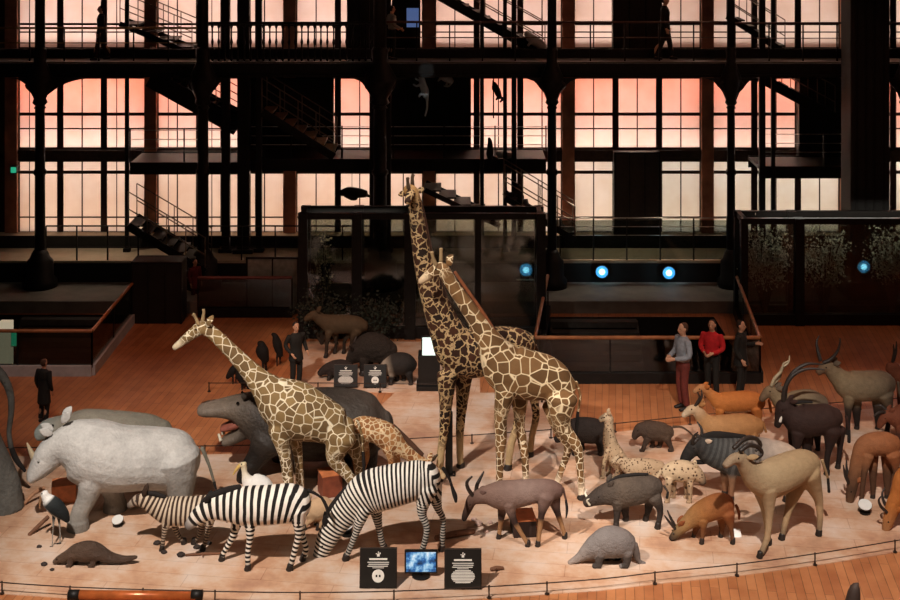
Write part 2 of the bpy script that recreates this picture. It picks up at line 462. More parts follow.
CALF = coat('giraffe_calf_coat', [(0, 'd9c49e'), (1, 'c4ac86')], [(0, 'b98a5c'), (.5, 'a0683f'), (1, 'd0b48e')], var=.2, pattern=reticulate(9.5, width=.075, legscale=1.4, dark='8a5a34', mid='a9784a'), bump=.15)
TOPI = coat('topi_coat', [(0, '5c443c'), (.3, '7c675e'), (.7, '735a4f'), (.85, '4a342a'), (1, '1f1713')], [(0, '3f2d29'), (.45, '33241f'), (.55, '8a6544'), (1, '8f6a48')], var=.2)
ORANGE = coat('orange_antelope_coat', [(0, '9e5a28'), (.7, 'a86630'), (1, '966c48')], [(0, 'a86a35'), (1, '7a4e2e')], belly='d6c0a0', belly_at=-.7, var=.2)
TAN = coat('tan_antelope_coat', [(0, '98693e'), (.7, 'a37a50'), (1, 'b8a68c')], [(0, 'a97c4e'), (1, '5a3c28')], belly='cdb393', belly_at=-.6, var=.2)
RUSSET = coat('russet_antelope_coat', [(0, '7c4423'), (.4, '8a5a30'), (.75, '8d6c44'), (.9, '5f4a32'), (1, '2c2019')], [(0, '7a4a28'), (1, '5a3a24')], belly='c9a070', belly_at=-.8, var=.25)
WILDE = coat('wildebeest_coat', [(0, 'bfa892'), (.2, 'a8988a'), (.42, '575450'), (.7, '454543'), (.8, '332f2c'), (1, '14110f')], [(0, '8a6a50'), (1, '7a5238')], var=.25, pattern=stripes(.11, black='1d1b1a', wob=.5, strength=.5, legper=0, white_rump=.3))
ELAND = coat('pale_eland_coat', [(0, '9c8260'), (.6, 'a28c6c'), (.8, '967f62'), (1, '8a7660')], [(0, 'a28e70'), (.7, 'a88c6a'), (1, '6b5a48')], var=.15)
SABLE = coat('sable_coat', [(0, '33201a'), (.7, '30201b'), (1, '231814')], [(0, '2a1c18'), (1, '1c1412')], var=.3)
GREYANT = coat('grey_antelope_coat', [(0, '5c4d3e'), (.2, '6f5f4a'), (.7, '7c6a50'), (1, '5e4836')], [(0, '4a3c30'), (.5, '241b16'), (1, '1d1613')], var=.25)
BUSH = coat('brown_antelope_coat', [(0, '8a5230'), (.5, '84583a'), (.8, '4b3526'), (1, '6a4a32')], [(0, '5a3c28'), (1, '4d3526')], belly='a88660', belly_at=-.85, var=.25)
WART = coat('warthog_hide', [(0, '4a4038'), (.5, '54483d'), (.8, '3c332d'), (1, '3a302a')], '2e2621', var=.35, nscale=6, bump=.8, bscale=25)
BOAR = coat('dark_boar_hide', '2c2420', '211b18', var=.35, bump=.6)
BABOON = coat('baboon_coat', [(0, '4a392c'), (1, '382b23')], '3a2c23', var=.35, bump=.7)
AARD = coat('aardvark_hide', [(0, '6a625e'), (.6, '77706c'), (1, '8c7f76')], [(0, '4a423d'), (1, '3a332f')], var=.2, bump=.5)
PANGO = coat('pangolin_scales', [(0, '4a3a30'), (1, '5b4738')], '4a3a30', var=.3, bump=1.0, bscale=60, rough=.36)
CHEET = coat('spotted_cat_coat', [(0, 'a48a6c'), (1, 'aa9478')], [(0, 'a08868'), (1, '9a866c')], belly='b8a690', belly_at=-.6, var=.2, pattern=spots(20, dark='4e3a2a', size=.3))
HYENA = coat('spotted_hyena_coat', [(0, 'c0a888'), (.8, 'b89c7c'), (1, '3c2c22')], '9a8064', var=.2, pattern=spots(13, dark='4a3526', size=.28))
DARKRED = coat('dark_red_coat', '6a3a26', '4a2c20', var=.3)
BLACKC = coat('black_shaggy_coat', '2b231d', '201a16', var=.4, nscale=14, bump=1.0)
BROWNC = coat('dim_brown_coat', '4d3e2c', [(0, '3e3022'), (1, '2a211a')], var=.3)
FAWN = coat('fawn_coat', 'b99a78', 'ad8e6c', var=.15)
WHITEB = coat('white_plumage', [(0, 'e6e4df'), (.6, 'e4e0d8'), (1, 'd8c6a0')], 'c9a36c', var=.08)
STORK = coat('stork_plumage', [(0, '131616'), (.55, '1d2223'), (.72, '2c3030'), (.8, 'd8d8d2'), (1, 'e0ddd6')], '8e8a82', belly='a8a59c', belly_at=-.5, var=.25)
CROW = coat('black_plumage', '15120f', '1d1815', var=.3)
GREYPRI = coat('grey_primate_fur', 'a9a9a4', '9c9c97', var=.2)
WHITEPRI = coat('white_primate_fur', 'c3ced2', 'b7c2c6', var=.15)
DARKPRI = coat('dark_primate_fur', '231b17', '231b17', var=.3)

# ---- front rank
beast('rhinoceros', 'big pale grey rhinoceros walking left with lowered head and two small horns', 'rhinoceros', 520,
      '191,463,19,17 177,460,31,28 150,458,33,33 118,458,35,35 90,452,35,31 72,447,28,23 58,449,18,15 49,456,16,14 41,466,13,13 34,474,9.5,12 31,478,6.5,11',
      '-.33 94,476,15 87,498,10 80,513,9 78,g,10.5;.33 108,480,13 114,495,10 115,g,11.5;-.30 176,458,24 180,482,16 180,500,11.5 179,512,11 179,g,12;.33 172,470,18 164,497,11 164,g,11',
      GREYHIDE, yaw=.18, hoof='pad', ears=['52,432 40,427 4 .10 1.4', '63,420 71,409 4.5 .10 1.4'], earmat=GREYHIDE, eyes=['40,457,1.3'],
      horns=['0 0 36,462,4 31,452,2.5 27,443,.8', '0 0 43,450,3.4 46,441,2.2 47,434,.8'], hornmat=PALEHORN, tail='202,448,2.2 209,465,1.6 214,482,1.3', tailmat=OLIVE, tuft='214,482,1.8 216,489,.9')
beast('hippopotamus', 'olive grey hippopotamus mostly hidden behind the pale rhinoceros', 'hippopotamus', 474,
      '165,437,18 148,438,25,24 110,436,27,27 80,433,25,22 62,430,16,14 48,430,12,13 39,434,8,10',
      '-.3 84,448,11 82,460,8 82,g,8;.3 92,448,11 92,g,8;-.3 152,448,11 152,g,8;.3 148,448,11 146,g,8', OLIVE, hoof='pad', ears=['66,416 68,409 2.2 .16 1.2'], eyes=['56,421,1.2'])
beast('elephant', 'dark grey elephant seen from behind at the photo edge, tail and hind foot showing', 'elephant', 498,
      '-44,405,34,32 -66,398,58,54 -100,395,66,62 -150,390,58,52 -185,385,40,34 -205,400,24,20 -214,440,13,12 -216,475,8,8',
      '-.45 -34,430,28 -14,458,21 0,478,17 5,490,16 6,g,17;.45 -50,440,26 -48,470,18 -46,g,18;-.45 -140,430,24 -138,g,18;.45 -128,430,24 -124,g,18',
      ELE, hoof='pad', vox=.05, tail='-20,366,5 -4,370,5 6,382,4.4 11,398,3.6 11,415,3 9,432,2.6 11,447,2.8', tuft='11,447,2.6 16,459,3 25,471,1.6', ears=['-178,370 -160,420 26 .75 1.3'])
beast('zebra', 'plains zebra with broad black stripes and lowered head in the front rank', 'zebra', 566,
      '304,503,15,13 292,503,20,17 268,505,20.5,19 243,506,20,17 226,507,15,11 212,509,11.5,8 201,514,9.5,7 193,521,7,5.5 188,527,4.8,4.5',
      '-.17 250,515,9 250,537,4.6 248,552,3.6 248,g,3.6;.17 238,518,8 232,538,4.2 224,552,3.4 222,g,3.4;-.17 298,510,12 299,532,5.5 296,546,4 290,g,3.6;.17 296,512,10 302,535,4.6 306,548,3.6 303,g,3.4',
      ZEB, vox=.018, ears=['206,501 211,493 2.4 .07 1.6'], eyes=['198,512,1.1'], mane='240,487,3 225,491,4 211,497,4 203,503,3', tail='308,490,2 316,494,1.4 322,498,1.2', tuft='322,498,1.4 327,508,1.8 328,518,.8')
beast('zebra', 'small brown-striped zebra foal standing beyond the broad-striped zebra', 'zebra', 548,
      '216,507,10,9 207,509,14.5,12 190,511,15,13 170,511,15,12 157,507,11,8 147,502,8,6 139,500,6.5,5 133,503,4.6,4 129,506,3.4,3.4',
      '-.13 167,520,6 164,535,3.3 162,g,2.8;.13 174,520,6 177,533,3.2 184,g,2.8;-.13 210,516,8 208,532,3.6 203,g,3;.13 204,516,8 200,533,3.4 194,g,3',
      ZEBF, vox=.016, ears=['144,495 147,485 2.6 .05 1.6', ], eyes=['137,499,.9'], mane='165,497,2 155,494,2.6 146,493,2', tail='221,503,1.4 226,512,1.1', tuft='226,512,1.4 227,522,1')
beast('zebra', 'narrow-striped zebra grazing with its muzzle near the wood floor', 'zebra', 556,
      '433,474,14,12 424,478,19,16 408,482,21,19 388,487,22.5,19 368,493,22,16 352,506,17,11.5 340,519,13.5,9 332,530,12,8.2 326.5,540,11,7.6 321.5,551,8.4,6 317.5,561,6,5 316,565,5.2,4.8',
      '.17 374,500,11 378,522,5.4 381,538,4 384,g,3.8;-.17 364,508,10 357,530,5 351,546,3.8 346,g,3.8;-.17 427,488,14 422,512,6.2 427,530,4.2 420,g,3.8;.17 433,486,12 438,508,5.2 443,520,3.8 442,g,3.6',
      GREVY, vox=.017, ears=['328,525 324,514 3.4 .08 1.4', ], eyes=['323,543,1.2'], mane='356,480,1.6 343,492,2.4 331,507,2.4 324,521,2', manemat=TUFT,
      tail='443,468,2 449,478,1.5 452,487,1.4', tuft='452,487,1.6 455,496,2.4 456,502,1.2')
beast('giraffe', 'pale netted giraffe with a long slanting neck stretched forward to the left', 'giraffe', 505,
      '350,428,11,10 341,428,18.5,16 322,420,24,20 298,411,30,24 279,400,26,20 264,386,15.5,12 251,372,10.8,9 237,357,8.6,7.4 223,343,7.6,6.4 211,332,7,6 202,328,7.4,6 192,334,6,4.8 182,342,4.6,3.8 174,348,3.4,3.2',
      '-.26 278,428,13 285,455,8 288,478,7 290,492,5.5 291,g,5;.26 294,430,10 298,455,6 300,480,5.5 301,g,4.5;-.26 342,436,19 335,458,11 347,474,6.8 356,488,6.5 359,g,5;.26 352,440,13 359,460,7 360,478,5.5 365,g,4.5',
      RETIC2, vox=.026, ears=['207,325 212,318 3 .09 1.8'], horns=['-.07 -.08 199,323,2 196,316,1.6 194,313,1.8', '.07 .08 202,322,2 203,315,1.6 203,311,1.8'], hornmat=plain('tan_ossicone', '8a7350', .8),
      eyes=['197,328,1.1'], mane='262,370,1.4 246,357,1.8 232,344,1.8 218,331,1.6', manemat=plain('tan_mane', '8a6c46', .9), tail='357,420,1.5 362,436,1.2 363,452,1', tuft='363,452,1.6 364,466,1.8 364,474,.8')
beast('giraffe', 'tall dark-blotched giraffe standing with its head above the glass case', 'giraffe', 474,
      '530,343,11,10 517,344,18,16 497,348,23,19 474,353,26,21 458,349,25,19 446,330,18.5,15 436,305,14.5,12 428,280,12,10 422,255,10,8.6 418.5,232,8.8,7.8 416,212,8,7.2 414,199,7.6,8 411,191,7.2,7.6 406,190,5.2,5.5',
      '-.24 447,375,13 446,402,8.5 444,430,6 441,452,5 439,g,4.6;.26 464,372,12 462,402,7.5 460,430,5.5 460,455,4.6 461,g,4.5;-.2 513,362,15 515,395,7.5 518,420,5.4 511,445,5 508,g,4.6;.3 530,360,12 533,392,6.5 536,415,5 532,436,4.4 530,g,4.4',
      MASAI, yaw=.36, ref=455, vox=.028, horns=['-.1 -.12 407,187,2.2 406,180,1.6 406,177,1.9', '.1 .12 414,187,2.2 414,179,1.6 415,176,1.9'], hornmat=plain('dark_ossicone', '4c3a26', .8),
      ears=['406,193 398,195 2.8 0 1 1', '417,192 424,188 2.8 0 1 1'], eyes=['407,189,1.2'], mane='449,305,1.5 440,280,2 432,255,2 427,232,2 423,212,1.8 420,200,1.5', manemat=plain('brown_mane', '4a3020', .9),
      tail='533,340,1.6 540,358,1.3 541,375,1.2', tuft='541,375,1.8 542,390,2.2 542,402,1', more=[('muzzle', MASAI, '-.12 -.3 409,192,4.8 406,195,4.2 403,199,3.2')])
beast('giraffe', 'young netted giraffe in the middle, neck raised in front of the tall one', 'giraffe', 494,
      '571,389,10,9 561,385,18.5,15 545,378,24,19 525,374,26.5,21 507,368,26,20 497,355,20,16 489,341,14,12 479,325,10.5,9 468,308,8.6,7.6 457,292,7.6,6.8 448,278,7.2,6.4 441,269,7.6,6.2 432,273,6,5 425,278,4.6,4 420,282,3.4,3.2',
      '-.25 506,388,14 501,415,8.6 501,440,7.4 500,465,5 499,g,4.6;.25 520,395,11 520,425,6 522,438,6.5 525,460,5 526,g,4.4;-.25 562,398,20 562,425,11 577,447,6.8 580,466,5 582,g,4.6;.25 553,405,14 558,428,8 568,447,5.4 562,468,4.2 556,g,4.2',
      RETIC, vox=.027, ears=['447,263 453,257 3.2 .1 1.9'], horns=['-.07 -.09 436,264,2.2 433,256,1.7 432,251,2', '.07 .09 441,262,2.2 441,254,1.7 441,250,2'], hornmat=plain('tan_ossicone', '8a7350', .8),
      eyes=['436,268,1.2'], mane='500,340,1.4 489,322,1.8 477,304,1.8 465,287,1.8 455,272,1.5', manemat=plain('russet_mane', '7a4526', .9), tail='576,382,1.6 580,395,1.2 578,412,1', tuft='578,412,1.6 577,426,2 577,435,.8')
beast('giraffe', 'small spotted giraffe calf bending its neck down between hippo and zebra', 'giraffe', 489,
      '353,428,9,8 362,428,12.5,10 377,431,13,11 389,438,14,11 398,446,10.5,8 408,453,7.5,5.5 420,461,6,4.5 431,468,5.6,4 439,473,4.2,3.2 444,477,3,2.6',
      '-.14 388,448,8 391,462,4 392,g,3.4;.14 394,448,7 400,g,3.2;-.14 360,436,9 366,455,5 363,470,3.6 366,g,3.2;.14 356,436,7 357,g,3.2', CALF, vox=.018,
      ears=['428,461 432,454 2.4 .06 1.6'], horns=['-.04 -.05 431,461,1.4 435,455,1.2', '.04 .05 433,461,1.4 437,456,1.2'], hornmat=plain('dark_ossicone', '4c3a26', .8), eyes=['434,467,1'],
      mane='393,426,2.5 402,436,3.6 412,446,3.6 422,455,2.6', manemat=plain('brown_mane', '4a3020', .9), tail='350,424,1.3 346,436,1.1 346,444,1')
beast('hippopotamus', 'dark hippopotamus with wide open mouth behind the pale netted giraffe', 'hippopotamus', 470,
      '388,422,12,12 374,424,30,30 344,423,37,38 304,424,38,38 274,420,33,32 252,412,24,23 236,408,15,16 220,408,10.5,14 206,409,8.5,14 200,410,6,11',
      '-.5 268,440,18 258,456,11 250,468,9.5 247,g,10;.5 285,445,16 282,g,10;-.5 362,445,17 366,g,10;.5 352,445,16 350,g,10', HIPPO, hoof='pad', vox=.03,
      extra=['0 256,422,15,14 243,432,9,11 232,438,7.5,11 224,441,5.5,10'], ears=['246,394 247,386 2.6 .3 1.2'], eyes=['240,398,1.6'],
      more=[('mouth_lining', plain('mouth_red', '7c4436', .6), '0 0 244,420,6,10 232,425,4.5,10 222,428,3,8')], horns=['-.16 -.16 222,437,1.8 220,431,1.2', '.16 .16 222,437,1.8 220,431,1.2'], hornmat=plain('ivory', 'd8d2bc', .4))
beast('antelope', 'dark-faced grey-brown topi with lyre horns walking left in the front', 'antelope', 543,
      '560,491,7,6.5 551,490,11,10 535,491,12.5,12 515,494,14.5,13 499,495,14.5,12 487,495,10,8 478,497,7.4,6 472,500,6,5 468,509,4.6,4 465,516,3.6,3.4 464,520,2.6,2.8',
      '-.15 509,503,9 513,518,4.4 520,531,3 528,g,2.8;.15 503,503,8 501,520,3.8 499,g,2.8;-.15 546,496,11 542,512,5 540,527,3.2 538,g,2.8;.15 553,496,10 557,511,4.6 562,526,3 565,g,2.8',
      TOPI, vox=.016, ears=['479,492 486,489 2 .06 2'], eyes=['470,503,.9'], horns=['-.04 -.11 473,495,2.2 468,487,2 467,480,1.6 472,474,.9', '.04 .1 476,494,2.2 477,487,2 480,481,1.6 484,474,.9'],
      tail='563,488,1.3 566,500,1', tuft='566,500,1.2 567,510,1.4 566,518,.6')
beast('warthog', 'large dark brown warthog facing left behind the aardvark', 'warthog', 525,
      '659,486,8,8 651,487,13,12 635,490,15.5,14 619,492,15.5,13 607,494,11.5,10 598,497,8.8,8 590,501,6,6.2 585,503,4.6,5.5',
      '-.16 618,502,8 617,513,4.4 616,g,3.6;.16 624,502,7 626,g,3.4;-.16 655,498,9 660,510,4.2 658,g,3.4;.16 650,498,8 648,511,4 646,g,3.2',
      WART, vox=.016, ears=['608,485 612,477 2.4 .1 1.5'], eyes=['598,494,.9'], horns=['-.12 -.2 589,502,1.2 586,497,.9 588,494,.4', '.12 .2 589,502,1.2 586,497,.9 588,494,.4'], hornmat=plain('ivory', 'd8d2bc', .4),
      mane='648,474,1 634,474.5,1.6 618,477,1.8 608,483,1.2', tail='664,486,1.2 668,492,1', tuft='668,492,1.2 667,498,1.4')
beast('aardvark', 'grey humped aardvark with long snout near the front barrier', 'aardvark', 564,
      '630,545,11,10 622,543,15,13 609,542,16.5,14 596,547,13,11 587,552,8.5,7 580,557,5.2,4.6 573,561,3.4,3.4 569,563,2.6,2.8',
      '-.14 601,552,7 599,560,5 599,g,4.4;.14 609,553,6 609,g,4;-.14 627,552,8 627,561,5 626,g,4.4;.14 620,553,7 618,g,4', AARD, vox=.015, hoof='paw',
      ears=['590,546 594,536 2.2 .06 1.4'], eyes=['582,554,.7'], tail='633,545,5 636,553,4 639,561,2.4 645,563,1.2')
beast('antelope', 'russet antelope grazing with two straight dark horns, a white card beside it', 'antelope', 541,
      '730,503,9,8 721,505,13,11 707,510,12.5,11 696,516,10.5,9 687,523,7.5,6.5 680,529,5.8,5 675,535,4.6,4 671,539,3.2,3.2',
      '-.13 703,520,7 703,530,3.4 702,g,2.6;.13 698,522,6 694,g,2.4;-.13 728,514,9 731,528,3.6 733,g,2.6;.13 722,516,8 722,530,3.4 721,g,2.6', RUSSET, vox=.015,
      ears=['678,524 684,518 2 .06 1.8'], eyes=['673,532,.8'], horns=['-.03 -.06 675,528,1.6 669,521,1.3 664,514,.6', '.03 .06 675,526,1.6 671,519,1.3 668,512,.6'], tail='736,505,1.4 739,513,1.6 739,519,1')
beast('antelope', 'large pale fawn eland stepping forward by the front barrier', 'antelope', 546,
      '812,463,12,11 802,465,17,15 786,472,19.5,17 769,479,20,16 756,477,15,11 747,468,10,7.5 741,460,7.8,6.2 734,459,5.8,5 728,463,4.4,4 725,466,3.4,3.4',
      '-.18 768,488,12 769,515,5.4 767,538,4 760,g,3.4;.18 760,488,10 765,512,4.6 769,g,3.4;-.15 808,472,16 818,498,6.4 820,516,4.2 819,g,3.6;.2 797,482,13 789,508,5.4 785,524,4 782,g,3.6', ELAND, vox=.019, yaw=.75, ref=780,
      ears=['743,456 751,453 2.6 .1 1.8'], eyes=['735,457,1'], horns=['-.05 -.1 738,450,2.2 746,444,2.4 755,446,2.2 758,452,2 752,457,1.6', '.05 .12 736,449,2.2 748,440,2.4 759,440,2.2 765,447,2 761,453,1.4'], tail='822,460,1.6 828,478,1.2', tuft='828,478,1.4 829,492,1.6')
beast('wildebeest', 'grey wildebeest with black bearded face and pale rump behind the eland', 'wildebeest', 498,
      '796,457,8,8 785,456,14,12 763,455,18,15 738,456,20.5,17 719,453,17,12 707,449,13.5,9 697,446,9.5,7 690,452,7.2,5.6 685,459,5.6,5 683,463,4,4.4',
      '-.17 732,468,9 732,482,4.2 731,g,3.4;.17 726,468,8 725,g,3.2;-.17 785,466,11 789,482,4.4 786,g,3.4;.17 778,466,10 778,g,3.2', WILDE, vox=.017,
      ears=['704,440 711,438 2.2 .08 1.8'], eyes=['693,446,1'], horns=['-.05 -.2 697,438,2.2 692,441,1.9 692,434,1.4 696,428,.7', '.05 .2 698,437,2.2 702,440,1.9 703,432,1.4 699,426,.7'],
      mane='745,437,2.4 728,436,4 714,436,5 703,438,4', tail='798,452,1.5 800,464,1.4', tuft='800,464,2.2 801,478,2.4', more=[('beard', TUFT, '0 0 712,461,1.8,1.6 702,462,2.4,2 694,462,1.8,1.6')])
beast('antelope', 'bright orange antelope standing below the man in grey', 'antelope', 440,
      '762,402,7,7 753,401,10.5,9.5 737,402,11.5,10 721,402,10.5,9 713,397,6.8,5.4 707,391,5,4.2 702,388,4.6,3.8 697,390,3.4,3 694,392,2.6,2.6',
      '-.13 720,410,6 719,425,3 718,g,2.4;.13 726,410,6 727,g,2.4;-.13 756,408,8 759,424,3.2 757,g,2.4;.13 750,408,7 749,g,2.4', ORANGE, vox=.017, ears=['704,387 709,384 2 .06 1.8'], eyes=['699,388,.8'], tail='769,400,1.4 771,412,1.4')
beast('antelope', 'tan gazelle with pale face and white belly between wildebeest and orange antelope', 'antelope', 455,
      '760,426,8,7 750,426,12.5,11 733,427,13.5,12 715,427,12.5,10 704,420,8,6 697,411,6.2,5 691,410,5,4.2 685,414,3.4,3.2 683,416,2.6,2.6',
      '-.13 716,436,6 715,446,3 714,g,2.4;.13 722,436,6 723,g,2.4;-.13 752,434,8 757,444,3.4 755,g,2.6;.13 745,434,7 743,g,2.4', TAN, vox=.017, ears=['699,405 705,401 2 .06 1.8'], eyes=['691,408,.8'],
      horns=['-.03 -.07 695,405,1.4 699,397,1.2 697,391,.5', '.03 .07 697,405,1.4 702,398,1.2 702,391,.5'], tail='763,422,1.2 766,432,1.3')
beast('antelope', 'black-brown sable antelope with white face marks and great curved horns', 'antelope', 472,
      '838,416,9,8 830,418,15,13 815,420,16.5,15 800,420,17,14 790,414,12,9 784,407,9,7 781,412,6.8,5.6 779,420,5,4.6 777,426,3.6,3.8',
      '-.16 798,433,9 796,450,4.4 795,g,3.4;.16 806,433,8 808,g,3.2;-.16 832,430,12 829,448,4.8 827,460,3.6 827,g,3.2;.16 838,430,10 840,446,4 838,g,3', SABLE, vox=.017,
      ears=['789,401 796,398 2.2 .08 2'], eyes=['781,408,1'], horns=['-.04 -.12 783,400,2.6 784,388,2.4 791,375,2 803,368,1.6 816,367,1 823,368,.5', '.04 .14 785,399,2.6 787,386,2.4 795,373,2 807,366,1.6 818,366,1 825,367,.5'],
      mane='812,402,1.2 800,402,1.8 791,404,1.8', tail='846,416,1.4 849,430,1.2', tuft='849,430,1.6 849,442,1.8',
      more=[('face_stripe', plain('white_hair', 'd8d0c4', .8), '-.09 -.09 784,406,1.5,1.2 781,413,1.5,1 779,420,1.4,1'), ('face_stripe', plain('white_hair', 'd8d0c4', .8), '.09 .09 784,406,1.5,1.2 781,413,1.5,1 779,420,1.4,1')])
beast('antelope', 'grizzled kudu with wavy upright horns half hidden behind the sable', 'antelope', 448,
      '824,404,9,8 812,404,15,12 795,405,15,12 784,403,11,8 776,396,7.5,6 770,391,6,5 765,395,4.6,4 761,400,3.2,3.2',
      '-.14 792,416,7 791,g,2.6;.14 798,416,7 800,g,2.6;-.14 816,414,9 818,g,2.6;.14 810,414,8 811,g,2.6', GREYANT, vox=.018, ears=['776,388 783,385 2.4 .07 1.9'], eyes=['769,390,.9'],
      horns=['-.04 -.14 771,385,1.8 774,377,1.7 780,370,1.4 782,362,.9 788,358,.5', '.04 .14 773,385,1.8 780,378,1.7 783,370,1.4 790,364,.9 791,358,.5'], hornmat=PALEHORN)
beast('antelope', 'grey-brown antelope with long swept horns in the dim red area behind sable', 'antelope', 432,
      '891,385,9,8 883,384,14,13 866,386,16,15 849,385,15.5,13 839,378,10.5,8.5 831,370,8,6.5 826,367,6.4,5.4 821,370,4.6,4.2 818,373,3.4,3.4',
      '-.15 849,396,8 848,414,3.8 848,g,2.8;.15 856,396,8 857,g,2.8;-.15 885,395,11 889,410,4.2 887,g,3;.15 879,395,10 878,g,2.8', GREYANT, vox=.018, ears=['833,363 839,360 2.6 .08 1.8'], eyes=['825,366,.9'],
      horns=['-.04 -.16 823,362,2 830,358,1.8 836,350,1.4 838,342,1 838,336,.5', '.04 .16 821,361,2 819,353,1.7 818,345,1.2 821,338,.5'], tail='898,382,1.4 900,396,1.2')
beast('antelope', 'brown antelope grazing beside a white lamp, dark horns pointing up', 'antelope', 502,
      '896,444,9,8 888,444,12.5,11 875,444,12.5,12 865,448,11.5,9 859,459,8.6,6.6 855,473,7,5.4 852,487,6,5 850,499,4.6,4.2 849,507,3.4,3.4',
      '-.15 868,456,7 864,475,3.6 861,g,2.8;.15 873,456,7 873,g,2.6;-.15 893,455,10 896,472,4 895,g,2.8;.15 888,455,9 887,g,2.6', BUSH, vox=.016, ears=['855,480 862,475 2.4 .07 1.8'], eyes=['850,490,.9'],
      horns=['-.04 -.1 848,482,1.8 844,473,1.5 842,463,.6', '.04 .1 851,481,1.8 848,472,1.5 848,462,.6'], tail='903,442,1.6 906,456,1.3')
beast('antelope', 'reddish antelope lowering its head into the photo beside the barrier', 'antelope', 530,
      '950,478,11,10 940,478,17,14 922,476,18,15 907,480,14,11 899,494,9.5,7.5 893,507,8,6 889,519,6.6,5 886,529,4.6,4.2 885,534,3.2,3.4',
      '-.16 912,490,8 910,g,3;.16 916,490,8 918,g,3;-.16 944,490,11 948,g,3;.16 938,490,10 938,g,3', ORANGE, vox=.02, ears=['895,510 901,503 2.6 .08 1.7'], eyes=['887,520,1'],
      horns=['-.05 -.13 886,511,1.8 880,505,1.6 877,498,1.1 879,493,.5', '.05 .13 889,510,1.8 885,503,1.6 884,496,1.1 887,491,.5'])
beast('antelope', 'small reddish antelope at the photo edge above the grazing brown one', 'antelope', 446,
      '925,416,11,10 912,415,13,11 898,417,12,10 890,416,8,6.5 885,417,5.6,5 881,423,4.2,4 879,427,3,3.2',
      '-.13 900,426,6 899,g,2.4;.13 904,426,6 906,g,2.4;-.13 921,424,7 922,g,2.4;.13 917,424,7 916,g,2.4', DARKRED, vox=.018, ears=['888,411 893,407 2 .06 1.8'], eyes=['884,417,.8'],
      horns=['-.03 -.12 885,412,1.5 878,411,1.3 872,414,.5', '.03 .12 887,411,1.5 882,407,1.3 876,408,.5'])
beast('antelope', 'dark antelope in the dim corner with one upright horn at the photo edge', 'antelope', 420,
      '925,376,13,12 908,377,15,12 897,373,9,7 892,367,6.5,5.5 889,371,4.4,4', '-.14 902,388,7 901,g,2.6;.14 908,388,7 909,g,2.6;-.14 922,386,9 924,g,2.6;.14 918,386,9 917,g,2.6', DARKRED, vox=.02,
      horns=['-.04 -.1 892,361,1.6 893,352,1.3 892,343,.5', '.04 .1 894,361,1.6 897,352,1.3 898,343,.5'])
# ---- small ones in the middle
beast('boar', 'dark boar standing behind the hind legs of the young giraffe', 'boar', 453,
      '607,430,8,7 598,431,12.5,10 585,430,13.5,11 574,430,12,9.5 566,433,8.5,7 560,437,5.6,5.2 556,440,3.8,4.4', '-.13 576,440,5 575,g,3;.13 581,440,5 582,g,3;-.13 600,438,7 601,g,3;.13 605,438,6 607,g,3', BOAR, vox=.016,
      ears=['568,424 571,417 2 .07 1.6'], eyes=['562,432,.7'], tail='611,428,1 614,434,.9')
beast('baboon', 'dark baboon walking on all fours, thin tail pointing to the wildebeest', 'baboon', 450,
      '671,431,6,5.5 665,432,9.5,8 654,431,10.5,9 646,430,9.5,8 640,430,7,6 636,434,4.6,4.2 634,438,3,3.2', '-.1 648,438,5 645,444,3.2 643,g,2.6;.1 652,438,4 653,g,2.4;-.1 666,437,6 670,445,3.2 672,g,2.8;.1 661,437,5 660,g,2.6', BABOON, vox=.014, hoof='paw',
      eyes=['637,429,.7'], tail='673,427,1.3 681,427,1.1 688,431,.9 694,437,.8')
beast('cheetah', 'spotted cheetah sitting upright behind the warthog', 'cheetah', 477,
      '622,464,9,8 617,458,10,8 611,446,8.5,7 609,434,6.5,5.4 609,424,5.2,4.6 608,418,5.6,5 604,418,4.2,4 600,420,2.8,3', '-.1 608,450,4 604,464,2.8 603,g,2.4;.1 611,450,4 609,g,2.4;-.1 622,464,6 619,470,4 616,g,3;.1 626,464,6 624,g,3', CHEET, vox=.014, hoof='paw',
      ears=['608,414 610,410 1.8 .07 1.5'], eyes=['604,416,.7'], tail='629,470,1.6 638,474,1.3 645,470,1.1')
beast('cheetah', 'spotted cheetah crouching low behind the back of the warthog', 'cheetah', 486,
      '662,468,7,6 652,468,9.5,8 640,467,9.5,8 629,466,8.5,7 622,461,6,5 617,460,5,4.6 613,462,3.4,3.4', '-.1 630,474,4 626,480,2.8 622,g,2.4;.1 634,474,4 632,g,2.4;-.1 655,474,6 653,g,3;.1 650,474,6 648,g,3', CHEET, vox=.014, hoof='paw',
      ears=['620,456 622,452 1.6 .06 1.5'], eyes=['617,458,.7'], tail='666,466,1.6 672,474,1.3')
beast('hyena', 'spotted hyena with dark muzzle in front of the wildebeest', 'hyena', 501,
      '664,473,6,5.5 672,471,10,8.5 682,471,11.5,9 691,472,10.5,8.5 697,475,8,6.5 701,479,5.6,5 703,483,3.8,4', '-.11 690,480,4 690,g,2.6;.11 686,480,4 687,g,2.6;-.11 669,478,5 668,g,2.6;.11 673,478,5 674,g,2.6', HYENA, vox=.015, hoof='paw',
      ears=['696,467 695,461 2 .07 1.6'], eyes=['700,475,.7'], tail='661,471,1.8 657,478,1.6')
beast('antelope', 'pale fawn lying down between the two large zebras', 'antelope', 528,
      '331,508,8,7 324,508,12,10 316,510,12,10 310,512,8,7 307,506,5,4.4 304,504,4,3.6 301,506,2.6,2.8', '-.1 314,518,4 308,523,2.6 305,g,2;.1 318,518,4 316,g,2;-.1 326,516,5 322,523,3 318,g,2.2;.1 330,516,5 330,g,2.2', FAWN, vox=.015, ears=['308,501 311,496 1.8 .05 1.8'], eyes=['304,503,.7'])
